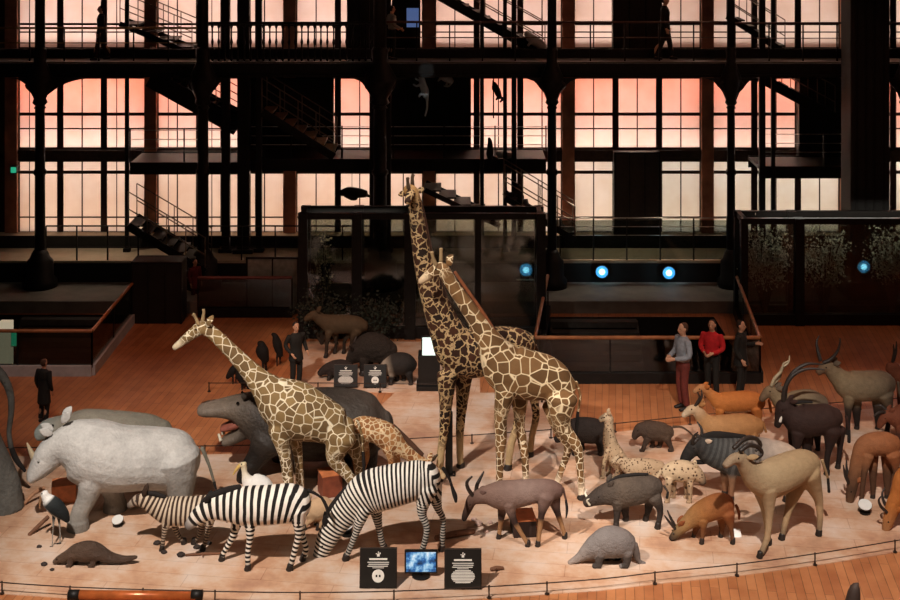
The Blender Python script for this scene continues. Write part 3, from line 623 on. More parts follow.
beast('pangolin', 'brown scaly pangolin with long tapering tail at the front left', 'pangolin', 565,
      '100,553,8.5,8.5 90,551,10.5,10 78,552,9.5,9 68,556,6.6,6 60,559,4.4,4.2 54,562,2.4,2.6', '-.09 72,558,4 70,g,3;.09 76,558,4 77,g,3;-.09 93,558,5 93,g,3.4;.09 97,558,5 98,g,3.2', PANGO, vox=.013, hoof='paw',
      extra=['0 100,553,8,8 110,557,5.6,6 122,559,3.8,4.6 132,558,2.6,3.4 137,557,1.6,2'], eyes=['58,558,.6'])
beast('stork', 'dark-backed stork with white head standing before the big rhinoceros', 'stork', 546,
      '68,521,2.5,3 64,515,6,5.5 57,508,8.5,7.5 50,502,8,7 46,497,5,4.6 44,493,4.2,4.2', '-.05 54,514,2.4 53,530,1 52,g,1;.05 58,514,2.4 60,530,1 60,g,1', STORK, vox=.012, hoof=None, eyes=['43,492,.7'],
      horns=['0 0 42,495,2 40,503,1.4 40,509,.5'], hornmat=plain('beak_brown', '8a6a4c', .5), more=[('foot', HOOF, '-.05 -.05 52,545.5,.9 49,546.5,.7 45,547,.5'), ('foot', HOOF, '.05 .05 60,544,.9 56,545,.7 53,545.5,.5')])
beast('pelican', 'white bird with yellowish head standing behind the broad-striped zebra', 'bird', 508,
      '272,487,3,3.5 266,485,8,8 257,484,10.5,10 249,482,8,7 245,474,3.6,3.4 244,468,3.2,3 243,464,4,3.6', '-.06 258,490,2.4 258,500,1.2 257,g,1.2;.06 262,490,2.4 262,500,1.2 262,g,1.2', WHITEB, vox=.012, hoof=None, eyes=['242,463,.7'],
      horns=['0 0 240,465,1.8 236,470,1.4 233,475,.6'], hornmat=plain('beak_yellow', 'c9a860', .5), more=[('foot', plain('beak_yellow', 'c9a860', .5), '-.06 -.06 257,507.5,1.1 252,508.5,.9'), ('foot', plain('beak_yellow', 'c9a860', .5), '.06 .06 262,506,1.1 257,507,.9')])
# ---- dim group behind the back barrier
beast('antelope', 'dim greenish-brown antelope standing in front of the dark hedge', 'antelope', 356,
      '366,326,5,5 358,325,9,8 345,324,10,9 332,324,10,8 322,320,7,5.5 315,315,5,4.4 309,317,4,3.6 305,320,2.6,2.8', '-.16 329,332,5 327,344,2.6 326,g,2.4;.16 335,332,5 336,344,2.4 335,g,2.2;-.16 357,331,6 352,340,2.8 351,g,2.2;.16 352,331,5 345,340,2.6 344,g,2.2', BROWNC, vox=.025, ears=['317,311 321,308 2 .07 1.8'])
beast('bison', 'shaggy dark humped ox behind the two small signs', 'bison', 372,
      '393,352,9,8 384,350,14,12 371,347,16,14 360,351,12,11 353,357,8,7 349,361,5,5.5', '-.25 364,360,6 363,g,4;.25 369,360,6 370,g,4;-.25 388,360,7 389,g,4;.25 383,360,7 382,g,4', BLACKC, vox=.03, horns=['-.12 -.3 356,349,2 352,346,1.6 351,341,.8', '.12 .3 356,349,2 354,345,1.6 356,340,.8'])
beast('boar', 'black boar facing left beside the first small sign', 'boar', 379,
      '350,367,5,5 344,367,8,7 335,368,8.5,7.5 328,369,6.5,6 323,371,4.6,4.4 319,374,3,3.4', '-.12 330,374,3 329,g,2.2;.12 334,374,3 335,g,2.2;-.12 344,373,4 346,g,2.2;.12 341,373,4 341,g,2.2', BOAR, vox=.02, tail='353,366,1 356,371,.8')
beast('boar', 'black-and-white hog standing next to the touch screen kiosk', 'boar', 383,
      '414,366,6,6 407,364,11,10 397,364,12,11 388,367,9,8 382,371,6,5.5 377,375,4,4.4', '-.14 392,374,4 391,g,2.6;.14 396,374,4 397,g,2.6;-.14 409,373,5 411,g,2.6;.14 404,373,5 404,g,2.6', coat('pied_hide', [(0, '1e1a17'), (.5, '26201c'), (.7, '9a8a78'), (.8, '2a221d'), (1, '1c1714')], '1d1815', var=.3), vox=.02)
beast('vulture', 'hunched dark vulture nearest the slanting giraffe neck', 'bird', 372, '267,361,3,3 264,356,6,5.5 262,350,7,6 261,344,4,4 258,343,2,2.2', '-.06 263,361,2 263,g,1.2;.06 266,361,2 266,g,1.2', CROW, vox=.02, hoof=None)
beast('vulture', 'upright dark vulture to the right of the hunched one', 'bird', 366, '281,356,2.5,2.5 279,350,4.5,4 277,343,5,4.5 275,336,3.2,3.2 272,334,1.8,2', '-.06 277,355,1.6 277,g,1;.06 280,355,1.6 280,g,1', CROW, vox=.02, hoof=None)
beast('crow', 'black bird with folded wings left of the giraffe neck by the thin barrier', 'bird', 390, '244,384,3,3 243,379,6,5 241,373,6,5.4 240,367,3.4,3.4 237,366,1.8,2', '-.05 242,383,1.6 242,g,1;.05 245,383,1.6 245,g,1', CROW, vox=.016, hoof=None)
beast('crow', 'black bird leaning down on the barrier left of the giraffe neck', 'bird', 384, '237,365,2,2 234,369,4.2,3.6 230,374,3.6,3 227,378,2,2', '-.05 233,373,1.4 233,g,1;.05 236,373,1.4 236,g,1', CROW, vox=.016, hoof=None)
# ---------------------------------------------------------------- people
SKIN = plain('skin', 'b98a6c', .6); 
def person(label, loc, h, rz, shirt, trousers, hair, shoes='1c1816', coat_len=.92, arms='down', stride=0.0, long_hair=False, skin=SKIN, bag=None, group=None):
    k = h / 1.75; V = lambda x, y, z: Vector((x * k, y * k, z * k))
    root = thing('person', label, 'person', loc, group); root['_o'] = (0, 0, 0); root.rotation_euler = (0, 0, rz)
    X = Vector((1, 0, 0)); Y = Vector((0, 1, 0))
    T = lambda mb, pts, L=X, n=12: mb.tube([(V(*p[:3]), p[3] * k, (p[4] if len(p) > 4 else p[3]) * k) for p in pts], L=L, n=n)
    st = stride
    legs = {}
    for s in (-1, 1):
        f = -st * s
        legs[s] = [(.09*s, 0, .93), (.095*s, f*.45 - .02, .5), (.095*s, f + .03, .09)]
    A = {}
    for s in (-1, 1):
        if arms == 'down': A[s] = [(.19*s, 0, 1.42), (.25*s, .03, 1.14), (.24*s, -.06, .88)]
        elif arms == 'front': A[s] = [(.19*s, 0, 1.42), (.26*s, -.02, 1.15), (.10*s, -.26, 1.08)]
        elif arms == 'one': A[s] = [(.19*s, 0, 1.42), (.26*s, .02, 1.15), (.30*s, -.26, 1.18)] if s > 0 else [(.19*s, 0, 1.42), (.24*s, .03, 1.14), (.22*s, -.10, .92)]
        else: A[s] = [(.19*s, 0, 1.42), (.27*s, .06, 1.18), (.22*s, -.2, 1.02)]
    mb = MB()
    T(mb, [(0, 0, .9, .10, .15), (0, 0, 1.08, .095, .135), (0, 0, 1.28, .115, .17), (0, .01, 1.41, .09, .17), (0, .01, 1.47, .06, .08), (0, 0, 1.54, .052, .052)])
    T(mb, [(0, -.005, 1.53, .055, .05), (0, -.015, 1.58, .08, .066), (0, -.005, 1.65, .095, .077), (0, .005, 1.70, .085, .07)])
    T(mb, [(0, -.09, 1.655, .012), (0, -.115, 1.62, .016), (0, -.1, 1.605, .012)], n=8)
    T(mb, [(-.022, -.092, 1.575, .008), (.022, -.092, 1.575, .008)], L=Y, n=8)
    for s in (-1, 1):
        T(mb, [(.078*s, .0, 1.605, .012, .02), (.085*s, .005, 1.65, .012, .024)], n=8, L=Y)
        T(mb, [(*legs[s][0], .085), (*legs[s][1], .058), (legs[s][2][0], legs[s][2][1], .3, .05), (*legs[s][2], .036)])
        a = A[s]; T(mb, [(*a[0], .05), (*a[1], .04), (*a[2], .027)])
        d = (Vector(a[2]) - Vector(a[1])).normalized(); w = Vector(a[2]); side = d.cross(X).normalized()
        if side.length < .1: side = Y
        T(mb, [(*w, .025, .03), (*(w + d * .09), .018, .04)], L=side, n=10)
        for i, ln in enumerate((.075, .085, .08, .062)):
            b = w + d * .09 + side * (.033 - .022 * i); e = b + d * ln * .55; q = e + d * ln * .4 + X * (-.02 * s)
            T(mb, [(*b, .0105), (*e, .0095), (*q, .008)], n=8)
        b = w + d * .03 + side * .03; T(mb, [(*b, .012), (*(b + side * .03 + d * .03), .011), (*(b + side * .035 + d * .06), .009)], n=8)
    me = remesh(mb, .0125 * k, (0, 0, 0), 2); me.materials.append(skin)
    o = bpy.data.objects.new('body', me); COL.objects.link(o); o.parent = root
    # trousers
    mb = MB()
    T(mb, [(0, 0, 1.0, .115, .15), (0, 0, .9, .12, .165), (0, 0, .82, .10, .15)])
    for s in (-1, 1): T(mb, [(*legs[s][0], .098), (*legs[s][1], .075), (legs[s][2][0], legs[s][2][1], .12, .066)])
    me = remesh(mb, .016 * k, (0, 0, 0), 2); me.materials.append(trousers)
    o = bpy.data.objects.new('trousers', me); COL.objects.link(o); o.parent = root
    mb = MB()
    c0 = 1.02 if coat_len > .9 else coat_len
    T(mb, [(0, 0, c0, .135 + (.03 if c0 < .9 else 0), .175 + (.03 if c0 < .9 else 0)), (0, 0, 1.1, .125, .165), (0, 0, 1.28, .138, .19), (0, .01, 1.41, .11, .19), (0, .01, 1.47, .075, .095)])
    for s in (-1, 1):
        a = [Vector(q) for q in A[s]]; T(mb, [(*a[0], .07), (*a[1], .058), (*(a[1] + (a[2] - a[1]) * .9), .045)])
    me = remesh(mb, .016 * k, (0, 0, 0), 2); me.materials.append(shirt)
    o = bpy.data.objects.new('coat' if c0 < .9 else 'shirt', me); COL.objects.link(o); o.parent = root
    mb = MB()
    T(mb, [(0, .035, 1.60, .075, .07), (0, .022, 1.67, .097, .083), (0, .015, 1.715, .085, .072)])
    if long_hair: T(mb, [(0, .07, 1.66, .06, .08), (0, .09, 1.5, .045, .085), (0, .1, 1.38, .03, .07)])
    m = MB(); 
    me = remesh(mb, .015 * k, (0, 0, 0), 2); me.materials.append(hair)
    o = bpy.data.objects.new('hair', me); COL.objects.link(o); o.parent = root
    for s in (-1, 1):
        x, y, z = legs[s][2]
        mb = MB(); T(mb, [(x, y + .04, .045, .045, .042), (x, y - .06, .04, .04, .048), (x, y - .16, .028, .028, .042)]); mb.build('shoe', plain('shoe_' + shoes, shoes, .5), root, smooth=True)
        mb = MB(); mb.ball(V(.03 * s, -.085, 1.645), .012 * k, 8); mb.build('eye', EYE, root)
    if bag: 
        mb = MB(); T(mb, [(0, .17, 1.12, .09, .13), (0, .18, 1.3, .1, .14), (0, .17, 1.42, .06, .1)]); mb.build('backpack', bag, root, smooth=True)
    return root
cl = lambda n, c, v=.2: plain(n, c, .85, var=v, scale=14)
BLK = cl('black_cloth', '16140f'); DHAIR = cl('dark_hair', '241a14'); BHAIR = cl('brown_hair', '4a3020')
def at(px, py): 
    p = G(px, py); return (p.x, p.y, 0)
person('man in pale grey shirt and rust trousers leaning by the glass stair guard', at(683, 409), 1.98, -1.2, cl('grey_shirt', '7d8085'), cl('rust_trousers', '5c2219'), BHAIR, arms='front')
person('person in bright red top beside the man in the grey shirt', at(712, 397), 1.82, -.5, cl('red_top', 'a81519'), BLK, DHAIR, arms='front', long_hair=True)
person('person in a black coat resting on the rail end right of the red top', at(741, 396), 1.78, 1.0, BLK, BLK, DHAIR, arms='one', coat_len=.75)
person('child in a long black coat standing behind the pale rhinoceros', at(44, 422), 1.42, 2.7, BLK, BLK, BHAIR, coat_len=.55, arms='down')
person('person in black standing by the back barrier behind the slanting giraffe neck', at(296, 390), 1.62, .6, BLK, BLK, DHAIR, arms='bent', coat_len=.8)
DG, ZG = 40.6, ZZ(62, 40.0)
def up(px): return (ZX(px, DG), DG, ZG)
person('person in dark coat walking along the upper gallery at the left', up(101), 1.62, -1.2, BLK, cl('dark_red_trousers', '33130f'), DHAIR, stride=.22, arms='down', coat_len=.6)
person('person in black coat walking in front of the dark upper doorway', up(665), 1.9, 1.3, BLK, BLK, DHAIR, stride=.2, arms='down', coat_len=.6)
person('person with a pale jacket standing on the upper gallery by the lift', up(392), 1.62, 2.0, cl('pale_jacket', '8f8a80'), BLK, DHAIR, arms='bent')
p = W(193, 311, 38.6)
person('dim figure in dark red clothes on the stair landing at the left', (p.x, 38.9, .0), 1.35, .8, cl('maroon_top', '5a1a1c'), cl('maroon_trousers', '4a1618'), DHAIR, arms='down', coat_len=.7)
# ---------------------------------------------------------------- the hall
IRON = plain('dark_iron', '15120f', .55, metal=.2, var=.3, spec=.3); IRON2 = plain('warm_iron', '231a14', .6, var=.3)
BROWN = plain('brown_pilaster', 'a8745c', .7, var=.3, scale=2); WOODR = plain('handrail_wood', '9a6238', .4, var=.3, scale=5)
CREAM = plain('cream_floor', 'b9a98c', .6, var=.15, scale=1.5); STONE = plain('grey_stone', '6f6a60', .7, var=.2, scale=2)
WHITEP = plain('white_plinth', 'aaa8a4', .7, var=.12); STEEL = plain('steel', 'b9b4aa', .3, metal=.8); DARKW = plain('dark_panel', '14120f', .7, var=.4, scale=2)
GLASS = glass('clear_glass', 'b4bab6'); SMOKED = glass('smoked_glass', 'd4d8d4')
DF, DW = 40.0, 43.5
Zg1, Zg2, Zst = ZZ(261, DF), ZZ(62, DF), ZZ(283, DF)      # lower gallery floor, upper gallery floor, stone step
# floor of wood planks round the two stair openings
t = NT('plank_floor')
mp = t.n.new('ShaderNodeMapping'); mp.inputs['Rotation'].default_value = (0, 0, math.radians(97)); t.lk(t.coord(), mp.inputs[0])
br = t.n.new('ShaderNodeTexBrick'); br.offset = .37; br.inputs['Scale'].default_value = 1; br.inputs['Brick Width'].default_value = 1.9; br.inputs['Row Height'].default_value = .16
br.inputs['Mortar Size'].default_value = .006; br.inputs['Bias'].default_value = -.1
br.inputs['Color1'].default_value = lin('b8764a'); br.inputs['Color2'].default_value = lin('9a5833'); br.inputs['Mortar'].default_value = lin('4a2a18')
t.lk(mp.outputs[0], br.inputs[0])
nz = t.noise(2.2, 5); t.lk(t.mix(.35, br.outputs[0], t.ramp(nz, [(.25, lin('6f3f22')), (.75, lin('c98f5e'))])), t.b.inputs['Base Color'])
t.b.inputs['Roughness'].default_value = .42; t.bump(br.outputs['Fac'], -.15, .01); PLANK = t.m
# pale worn boards of the animal walk
t = NT('sandy_boards')
mp = t.n.new('ShaderNodeMapping'); mp.inputs['Rotation'].default_value = (0, 0, math.radians(8)); t.lk(t.coord(), mp.inputs[0])
br = t.n.new('ShaderNodeTexBrick'); br.inputs['Scale'].default_value = 1; br.inputs['Brick Width'].default_value = 2.6; br.inputs['Row Height'].default_value = .42
br.inputs['Mortar Size'].default_value = .008; br.inputs['Color1'].default_value = lin('c9a98e'); br.inputs['Color2'].default_value = lin('b89a80'); br.inputs['Mortar'].default_value = lin('86604a')
t.lk(mp.outputs[0], br.inputs[0]); nz = t.noise(.8, 8, rough=.65)
t.lk(t.mix(.6, br.outputs[0], t.ramp(nz, [(.34, lin('8c5236')), (.44, lin('b58664')), (.54, lin('c8ac96')), (.66, lin('d4c8be'))])), t.b.inputs['Base Color'])
t.b.inputs['Roughness'].default_value = .6; t.bump(t.noise(12, 5), .15, .02); SAND = t.m
HOLES = [(ZX(541, 32.8), 32.9, ZX(755, 32.8), 37.9), (-20.0, 33.4, ZX(93, 33.3), 38.1)]
xs = sorted({-24, 24, *[h[0] for h in HOLES], *[h[2] for h in HOLES]}); ys = sorted({14, 46, *[h[1] for h in HOLES], *[h[3] for h in HOLES]})
mb = MB()
for a, b in zip(xs, xs[1:]):
    for c, d in zip(ys, ys[1:]):
        if any(h[0] <= (a+b)/2 <= h[2] and h[1] <= (c+d)/2 <= h[3] for h in HOLES): continue
        mb.add([(a, c, 0), (b, c, 0), (b, d, 0), (a, d, 0)], [(0, 1, 2, 3)])
struct(mb.build('floor', PLANK))
def poly_strip(name, front, back, z, mat):
    f = [G(x, y) for x, y in front]; b = [G(x, y) for x, y in back]
    mb = MB(); mb.prism([Vector((p.x, p.y, 0)) for p in f + b[::-1]], (0, 0, z)); return struct(mb.build(name, mat))
RF = [(-30, 580), (70, 587), (200, 591), (300, 592.5), (400, 591), (500, 586), (600, 579), (660, 572), (740, 564), (820, 553), (900, 540), (960, 530)]
RB = [(-30, 448), (100, 447), (205, 446), (330, 443), (420, 438), (480, 434.5), (551, 429.5), (620, 423), (690, 416), (760, 409), (830, 403), (900, 398), (960, 394)]
poly_strip('floor_animal_walk', [(x, y + 12) for x, y in RF], [(x, y + 9) for x, y in RB], .012, SAND)
poly_strip('floor_aisle', [(330, 452.5), (430, 446.5), (553, 438.5)], [(395, 393), (470, 393), (553, 393)], .010, SAND)
poly_strip('floor_back_display', [(296, 392), (330, 392), (415, 393), (480, 394)], [(300, 342), (390, 342), (480, 342)], .012, SAND)
for i, h in enumerate(HOLES):                               # pits below the openings, with stairs going down
    mb = MB(); x0, y0, x1, y1 = h; z = -3.2
    for a, b in (((x0, y0), (x1, y0)), ((x1, y0), (x1, y1)), ((x1, y1), (x0, y1)), ((x0, y1), (x0, y0))):
        mb.add([(*a, 0), (*b, 0), (*b, z), (*a, z)], [(0, 1, 2, 3)])
    mb.add([(x0, y0, z), (x1, y0, z), (x1, y1, z), (x0, y1, z)], [(0, 1, 2, 3)])
    struct(mb.build('wall_pit_%s' % ('right', 'left')[i], plain('pit_wall', '171512', .8)))
    mb = MB(); xs0 = x0 + .6 if i == 0 else x1 - 3.2
    for k in range(14):
        mb.span((xs0, y1 - .1 - .3 * k, -.2 * k - .18), (xs0 + 2.4, y1 - .4 - .3 * k, -.2 * k - .02))
    for s in (0, 2.4): mb.bar((xs0 + s, y1 - .1, -.15), (xs0 + s, y1 - 4.3, -2.95), .06, .3)
    tag(mb.build('staircase', plain('dark_stone', '3a3732', .7)), ('stone stair going down inside the right glass guard', 'stone stair going down behind the left wood rail')[i], 'stairs')
# cable barriers
def barrier(label, pts, posts, hpx, mat):
    g = thing('cable_barrier', label, 'barrier', (G(*pts[len(pts)//2]).x, G(*pts[len(pts)//2]).y, 0)); 
    R = [(lambda d: W(x, y, d))(GD(y + hpx)) for x, y in pts]
    MB().tube([(p, .011) for p in R], n=6, sub=3).build('cable', mat, g)
    for x in posts:
        for (a, b) in zip(pts, pts[1:]):
            if a[0] <= x <= b[0]:
                u = (x - a[0]) / (b[0] - a[0]); y = a[1] + (b[1] - a[1]) * u; q = W(x, y, GD(y + hpx))
                mb = MB(); mb.cyl((q.x, q.y, 0), (q.x, q.y, q.z + .02), .014, n=8); mb.cyl((q.x, q.y, .012), (q.x, q.y, .025), .04, n=10); mb.build('post', mat, g)
                break
CABLE = plain('dark_cable', '2a1d16', .5)
barrier('low dark cable barrier running along the front of the animal walk', RF, [2, 70, 143, 215, 300, 394, 489, 547, 655, 737, 815, 895], 12, CABLE)
barrier('low dark cable barrier behind the row of large animals', RB, [60, 205, 330, 400, 472, 551, 615, 690, 760, 860], 9, CABLE)
barrier('short cable barrier in front of the dim display behind the hippo', [(208, 383), (260, 383), (330, 383), (415, 384), (470, 385)], [209, 262, 318, 380, 440], 9, CABLE)
# --- steps, gallery floors
GX0, GX1 = -24, 24
struct(MB().span((GX0, 38.2, 0), (GX1, DF, Zst)).build('floor_step', STONE))
struct(MB().span((GX0, DF, 0), (GX1, 46, Zg1)).build('floor_lower_gallery', CREAM))
mb = MB(); mb.span((GX0, DF - .02, Zst + .02), (GX1, DF - .01, Zg1 - .06)); struct(mb.build('wall_dado', DARKW))
mb = MB(); mb.span((GX0, DF - .05, Zst), (GX1, DF - .03, Zst + .03)); struct(mb.build('trim_1', plain('pale_edge', '9a968c', .5)))
mb = MB(); mb.span((GX0, DF, Zg2 - .12), (GX1, DW + .4, Zg2)); struct(mb.build('floor_upper_gallery', plain('dark_deck', '4a443c', .6, var=.2)))
zb = ZZ(76.5, DF); mb = MB(); mb.span((GX0, DF - .12, zb), (GX1, DF + .2, Zg2 - .04)); mb.span((GX0, DF - .18, zb), (GX1, DF - .12, zb + .07)); mb.span((GX0, DF + 1.6, zb), (GX1, DF + 1.9, Zg2 - .12))
struct(mb.build('beam_gallery', IRON))
# --- the window wall: bands, pilasters and 63 windows
levels = [('upper', ZZ(-112, DW), ZZ(49, DW), [.34, .62]), ('middle', ZZ(77, DW), ZZ(149, DW), [.0]), ('lower', ZZ(160, DW), ZZ(236, DW), [.0])]
BAND = plain('window_band', '3a2a22', .7, var=.3)
mb = MB()
for zt, z0 in ((ZZ(49, DW), Zg2), (ZZ(77, DW), Zg2), (ZZ(160, DW), ZZ(149, DW)), (ZZ(236, DW), Zg1)):
    a, b = min(zt, z0), max(zt, z0); mb.span((GX0, DW - .1, a), (GX1, DW + .2, b))
mb.span((GX0, DW - .16, ZZ(153, DW)), (GX1, DW - .1, ZZ(149.5, DW)))
mb.span((GX0, DW - .1, Zg1), (ZX(19, DW), DW + .2, levels[0][1] + .3)); mb.span((GX0, DW - .1, levels[0][1]), (GX1, DW + .2, levels[0][1] + 1.2))
struct(mb.build('wall_back', BAND))
mb = MB()
pil = [13 + 138.7 * k for k in range(8)]
for x in pil: mb.span((ZX(x - 6, DW), DW - .22, Zg1), (ZX(x + 6, DW), DW + .12, levels[0][1]))
struct(mb.build('wall_pilasters', BROWN))
mb = MB(); mb.span((GX0, 40.95, Zg2), (GX1, 41.02, ZZ(49, 40.95))); struct(mb.build('trim_2', DARKW))
mb = MB(); mb.span((GX0, 41.45, Zg1), (GX1, 41.5, ZZ(236, 41.45))); struct(mb.build('trim_3', DARKW))
t = NT('blind'); n = t.noise(1.2, 3)
tr = t.n.new('ShaderNodeBsdfTranslucent'); t.lk(t.ramp(n, [(.3, lin('e9ddd2')), (.7, lin('f6efe8'))]), tr.inputs[0])
df = t.n.new('ShaderNodeBsdfDiffuse'); df.inputs[0].default_value = lin('6a5a50'); mx = t.n.new('ShaderNodeMixShader'); mx.inputs[0].default_value = .15
t.lk(tr.outputs[0], mx.inputs[1]); t.lk(df.outputs[0], mx.inputs[2]); t.lk(mx.outputs[0], t.n['Material Output'].inputs[0]); BLIND = t.m
FRAME = plain('window_frame_paint', '3a241c', .6, var=.2)
wn = 0
for li, (ln, zt, z0, _) in enumerate(levels):
    for k in range(7):
        x0 = pil[k] + 6; w = (138.7 - 12 - 8) / 3
        for j in range(3):
            a = x0 + j * (w + 4); b = a + w; wn += 1
            A, B = ZX(a, DW), ZX(b, DW)
            g = struct(MB().span((A, DW, z0), (B, DW + .02, zt)).build('window_%d' % wn, BLIND))
            mb = MB(); h = zt - z0
            mb.span((A - .07, DW - .05, z0 - .02), (A + .035, DW + .0, zt)); mb.span((B - .035, DW - .05, z0 - .02), (B + .07, DW + .0, zt)); mb.span((A, DW - .05, z0), (B, DW, z0 + .06)); mb.span((A, DW - .05, zt - .05), (B, DW, zt))
            m = (A + B) / 2; mb.span((m - .018, DW - .035, z0), (m + .018, DW, zt))
            if k == 0 and j != 1 or k == 1: mb.span((A + (B - A) * .27 - .012, DW - .03, z0), (A + (B - A) * .27 + .012, DW, zt))
            for yy, th in {0: ((24, .035), (32, .02), (-40, .035)), 1: ((114, .05), (128.5, .02)), 2: ((172, .05), (217, .02))}[li]:
                z = ZZ(yy, DW); mb.span((A, DW - .04, z - th), (B, DW, z + th))
            mb.build('frame', FRAME, g)
mb = MB(); mb.span((GX0, DW + 1.6, 0), (GX1, DW + 1.7, 13)); struct(mb.build('wall_light_baffle', plain('light_baffle', '3a342e', .8, var=.05)))  # unseen wall added behind the blinds, dark so little light bounces
mb = MB()
for z in (ZZ(154.5, DW), ZZ(63, DW)): mb.span((GX0, DW + .2, z - .02), (GX1, DW + 1.6, z + .02))
struct(mb.build('wall_light_baffle_shelves', plain('light_baffle', '3a342e', .8, var=.05)))  # unseen partitions added to keep each strip's light to its own window row
# --- iron columns with capitals
def column(px, wpx, label, D=DF - .35, base=True, ztop=12.6):
    r = wpx / 2 * D / F; x = ZX(px, D); g = thing('iron_column', label, 'column', (x, D, Zst if D > 38.2 else 0)); z0 = Zst if D > 38.2 else 0
    mb = MB(); mb.lathe((x, D, 0), [(r * 1.15, z0 + .9), (r * 1.05, z0 + 1.2), (r, 3.6), (r * 1.3, 3.66), (r * 1.3, 3.74), (r, 3.8), (r * .95, zb - .9), (r * 1.2, zb - .88), (r * .9, zb - .8), (r * .95, zb)]); mb.build('shaft', IRON, g, smooth=True)
    mb = MB(); mb.lathe((x, D, 0), [(r, zb - .8), (r * 1.5, zb - .72), (r * 1.2, zb - .6), (r * 2.0, zb - .35), (r * 2.5, zb - .12), (r * 2.6, zb), (r * 1.2, Zg2 + .05), (r * 1.3, Zg2 + .4), (r, Zg2 + .5)]); mb.build('capital', IRON, g, smooth=True)
    mb = MB(); mb.lathe((x, D, 0), [(r, Zg2), (r * .95, ztop)]); mb.build('upper_shaft', IRON, g, smooth=True)
    if base:
        mb = MB(); mb.lathe((x, D, 0), [(r * 3.4, z0), (r * 3.4, z0 + .2), (r * 2.7, z0 + .3), (r * 2.6, z0 + .75), (r * 2.0, z0 + .85), (r * 1.6, z0 + 1.0), (r * 1.1, z0 + 1.1)], 24); mb.build('pedestal', IRON, g, smooth=True)
    for s in (-1, 1):
        sp = .75 if s < 0 or px > 100 else 1.5; hh = .75 if px > 100 else .6; P = [Vector((x + s * r * .7, D - .06, zb)), Vector((x + s * r * .7, D - .06, zb - hh))]
        for k in range(1, 11):
            u = k / 10; wv = .035 * math.sin(u * 19) if px > 100 else 0
            P.append(Vector((x + s * (r * .7 + sp * u), D - .06, zb - hh * (1 - u) ** 2.3 - wv * (1 - u))))
        mb = MB(); mb.prism(P, (0, .12, 0)); mb.tube([(Vector((x + s * (r + .06), D - .1, zb - .38)), .05), (Vector((x + s * (r + .2), D - .1, zb - .2)), .07), (Vector((x + s * (r + .08), D - .1, zb - .08)), .05)], n=8)
        mb.build('bracket', IRON, g)
for px, w, lb in ((40, 10, 'iron column with flared pedestal at the left side of the hall'), (203, 11, 'iron column standing beside the left mid-level stair'), (380, 13, 'iron column behind the head of the tall giraffe'),
                  (552, 9, 'iron column with ornate capital between the glass case and stairwell'), (731, 8, 'iron column with ornate capital at the corner of the right glass case'), (906, 9, 'iron column at the far right edge')):
    column(px, w, lb)
def post(px, wpx, y0, y1, D, label, mat=IRON):
    x = ZX(px, D); r = wpx / 2 * D / F; mb = MB(); mb.span((x - r, D - r, ZZ(y1, D)), (x + r, D + r, ZZ(y0, D)), bev=.02)
    g = thing('steel_post', label, 'post', (x, D, ZZ(y1, D))); mb.build('shaft', mat, g); mb = MB(); mb.span((x - r * 1.7, D - r * 1.7, ZZ(y1, D)), (x + r * 1.7, D + r * 1.7, ZZ(y1, D) + .12), bev=.02); mb.build('foot_plate', mat, g)
yb = lambda D, z=Zg1: (H - z) * F / D + HY
for px, w, D, lb in ((127, 4, 41.05, 'thin dark post left of the upper left stair'), (226, 8, 41.05, 'dark post just right of the second column'), (244, 12, 41.05, 'thick dark post beside the black screen panel'), (259, 6, 41.05, 'narrow dark post right of the thick one'),
                     (505, 4, 41.05, 'first of a pair of dark posts left of the ornate column'), (514, 5, 41.05, 'second of a pair of dark posts left of the ornate column'), (482, 4, 41.05, 'thin post at the right side of the lift shaft'),
                     (762, 6, 41.05, 'dark post right of the ornate column by the right case'), (773, 4, 41.05, 'thin dark post beside the dark right post'), (388, 6, 41.05, 'dark post left of the lift shaft'), (372, 5, 41.05, 'dark post beside the column behind the tall giraffe')):
    post(px, w, -107, yb(D), D, lb)
D = 38.9; x = ZX(865, D); g = thing('square_pillar', 'massive square dark pillar rising behind the right glass case', 'pillar', (x, D, Zst))
MB().span((x - .56, D - .5, Zst), (x + .56, D + .5, 12.6), bev=.05).build('shaft', DARKW, g); MB().span((x - .68, D - .62, Zst), (x + .68, D + .62, Zst + .5), bev=.04).build('plinth', IRON, g)
mb = MB()
for k in (-.38, -.12, .12, .38): mb.span((x + k - .03, D - .53, .9), (x + k + .03, D - .5, 12.4))
mb.build('fluting', IRON, g)
# --- dark panels, lift and doors
def panel(name, label, cat, x0, x1, y0, y1, D, th, mat=DARKW, seams=3, group=None):
    X0, X1, Za, Zb = ZX(x0, D), ZX(x1, D), ZZ(y1, D), ZZ(y0, D)
    g = thing(name, label, cat, ((X0 + X1) / 2, D, Za), group); MB().span((X0, D, Za), (X1, D + th, Zb), bev=.02).build('body', mat, g)
    mb = MB(); fr = .05
    for a, b, c, d in ((X0, X0 + fr, Za, Zb), (X1 - fr, X1, Za, Zb), (X0, X1, Zb - fr, Zb), (X0, X1, Za, Za + fr)): mb.span((a, D - .03, c), (b, D, d))
    for k in range(1, seams): q = X0 + (X1 - X0) * k / seams; mb.span((q - .02, D - .025, Za), (q + .02, D, Zb))
    mb.build('frame', IRON, g); return g
panel('lift_shaft', 'black lift shaft behind the hanging white monkey', 'lift', 386, 471, 79, 157, 43.0, .38, seams=4)
panel('screen_panel', 'black screen panel behind the stair at mid level left', 'panel', 238, 333, 79, 157, 43.0, .38)
panel('screen_panel', 'black screen panel under the gallery next to the square pillar', 'panel', 799, 888, 79, 164, 43.0, .38)
panel('shutter', 'dark brown closed shutter on the upper gallery behind the walking person', 'shutter', 613, 662, -100, yb(43.0, Zg2), 43.0, .38, mat=IRON2)
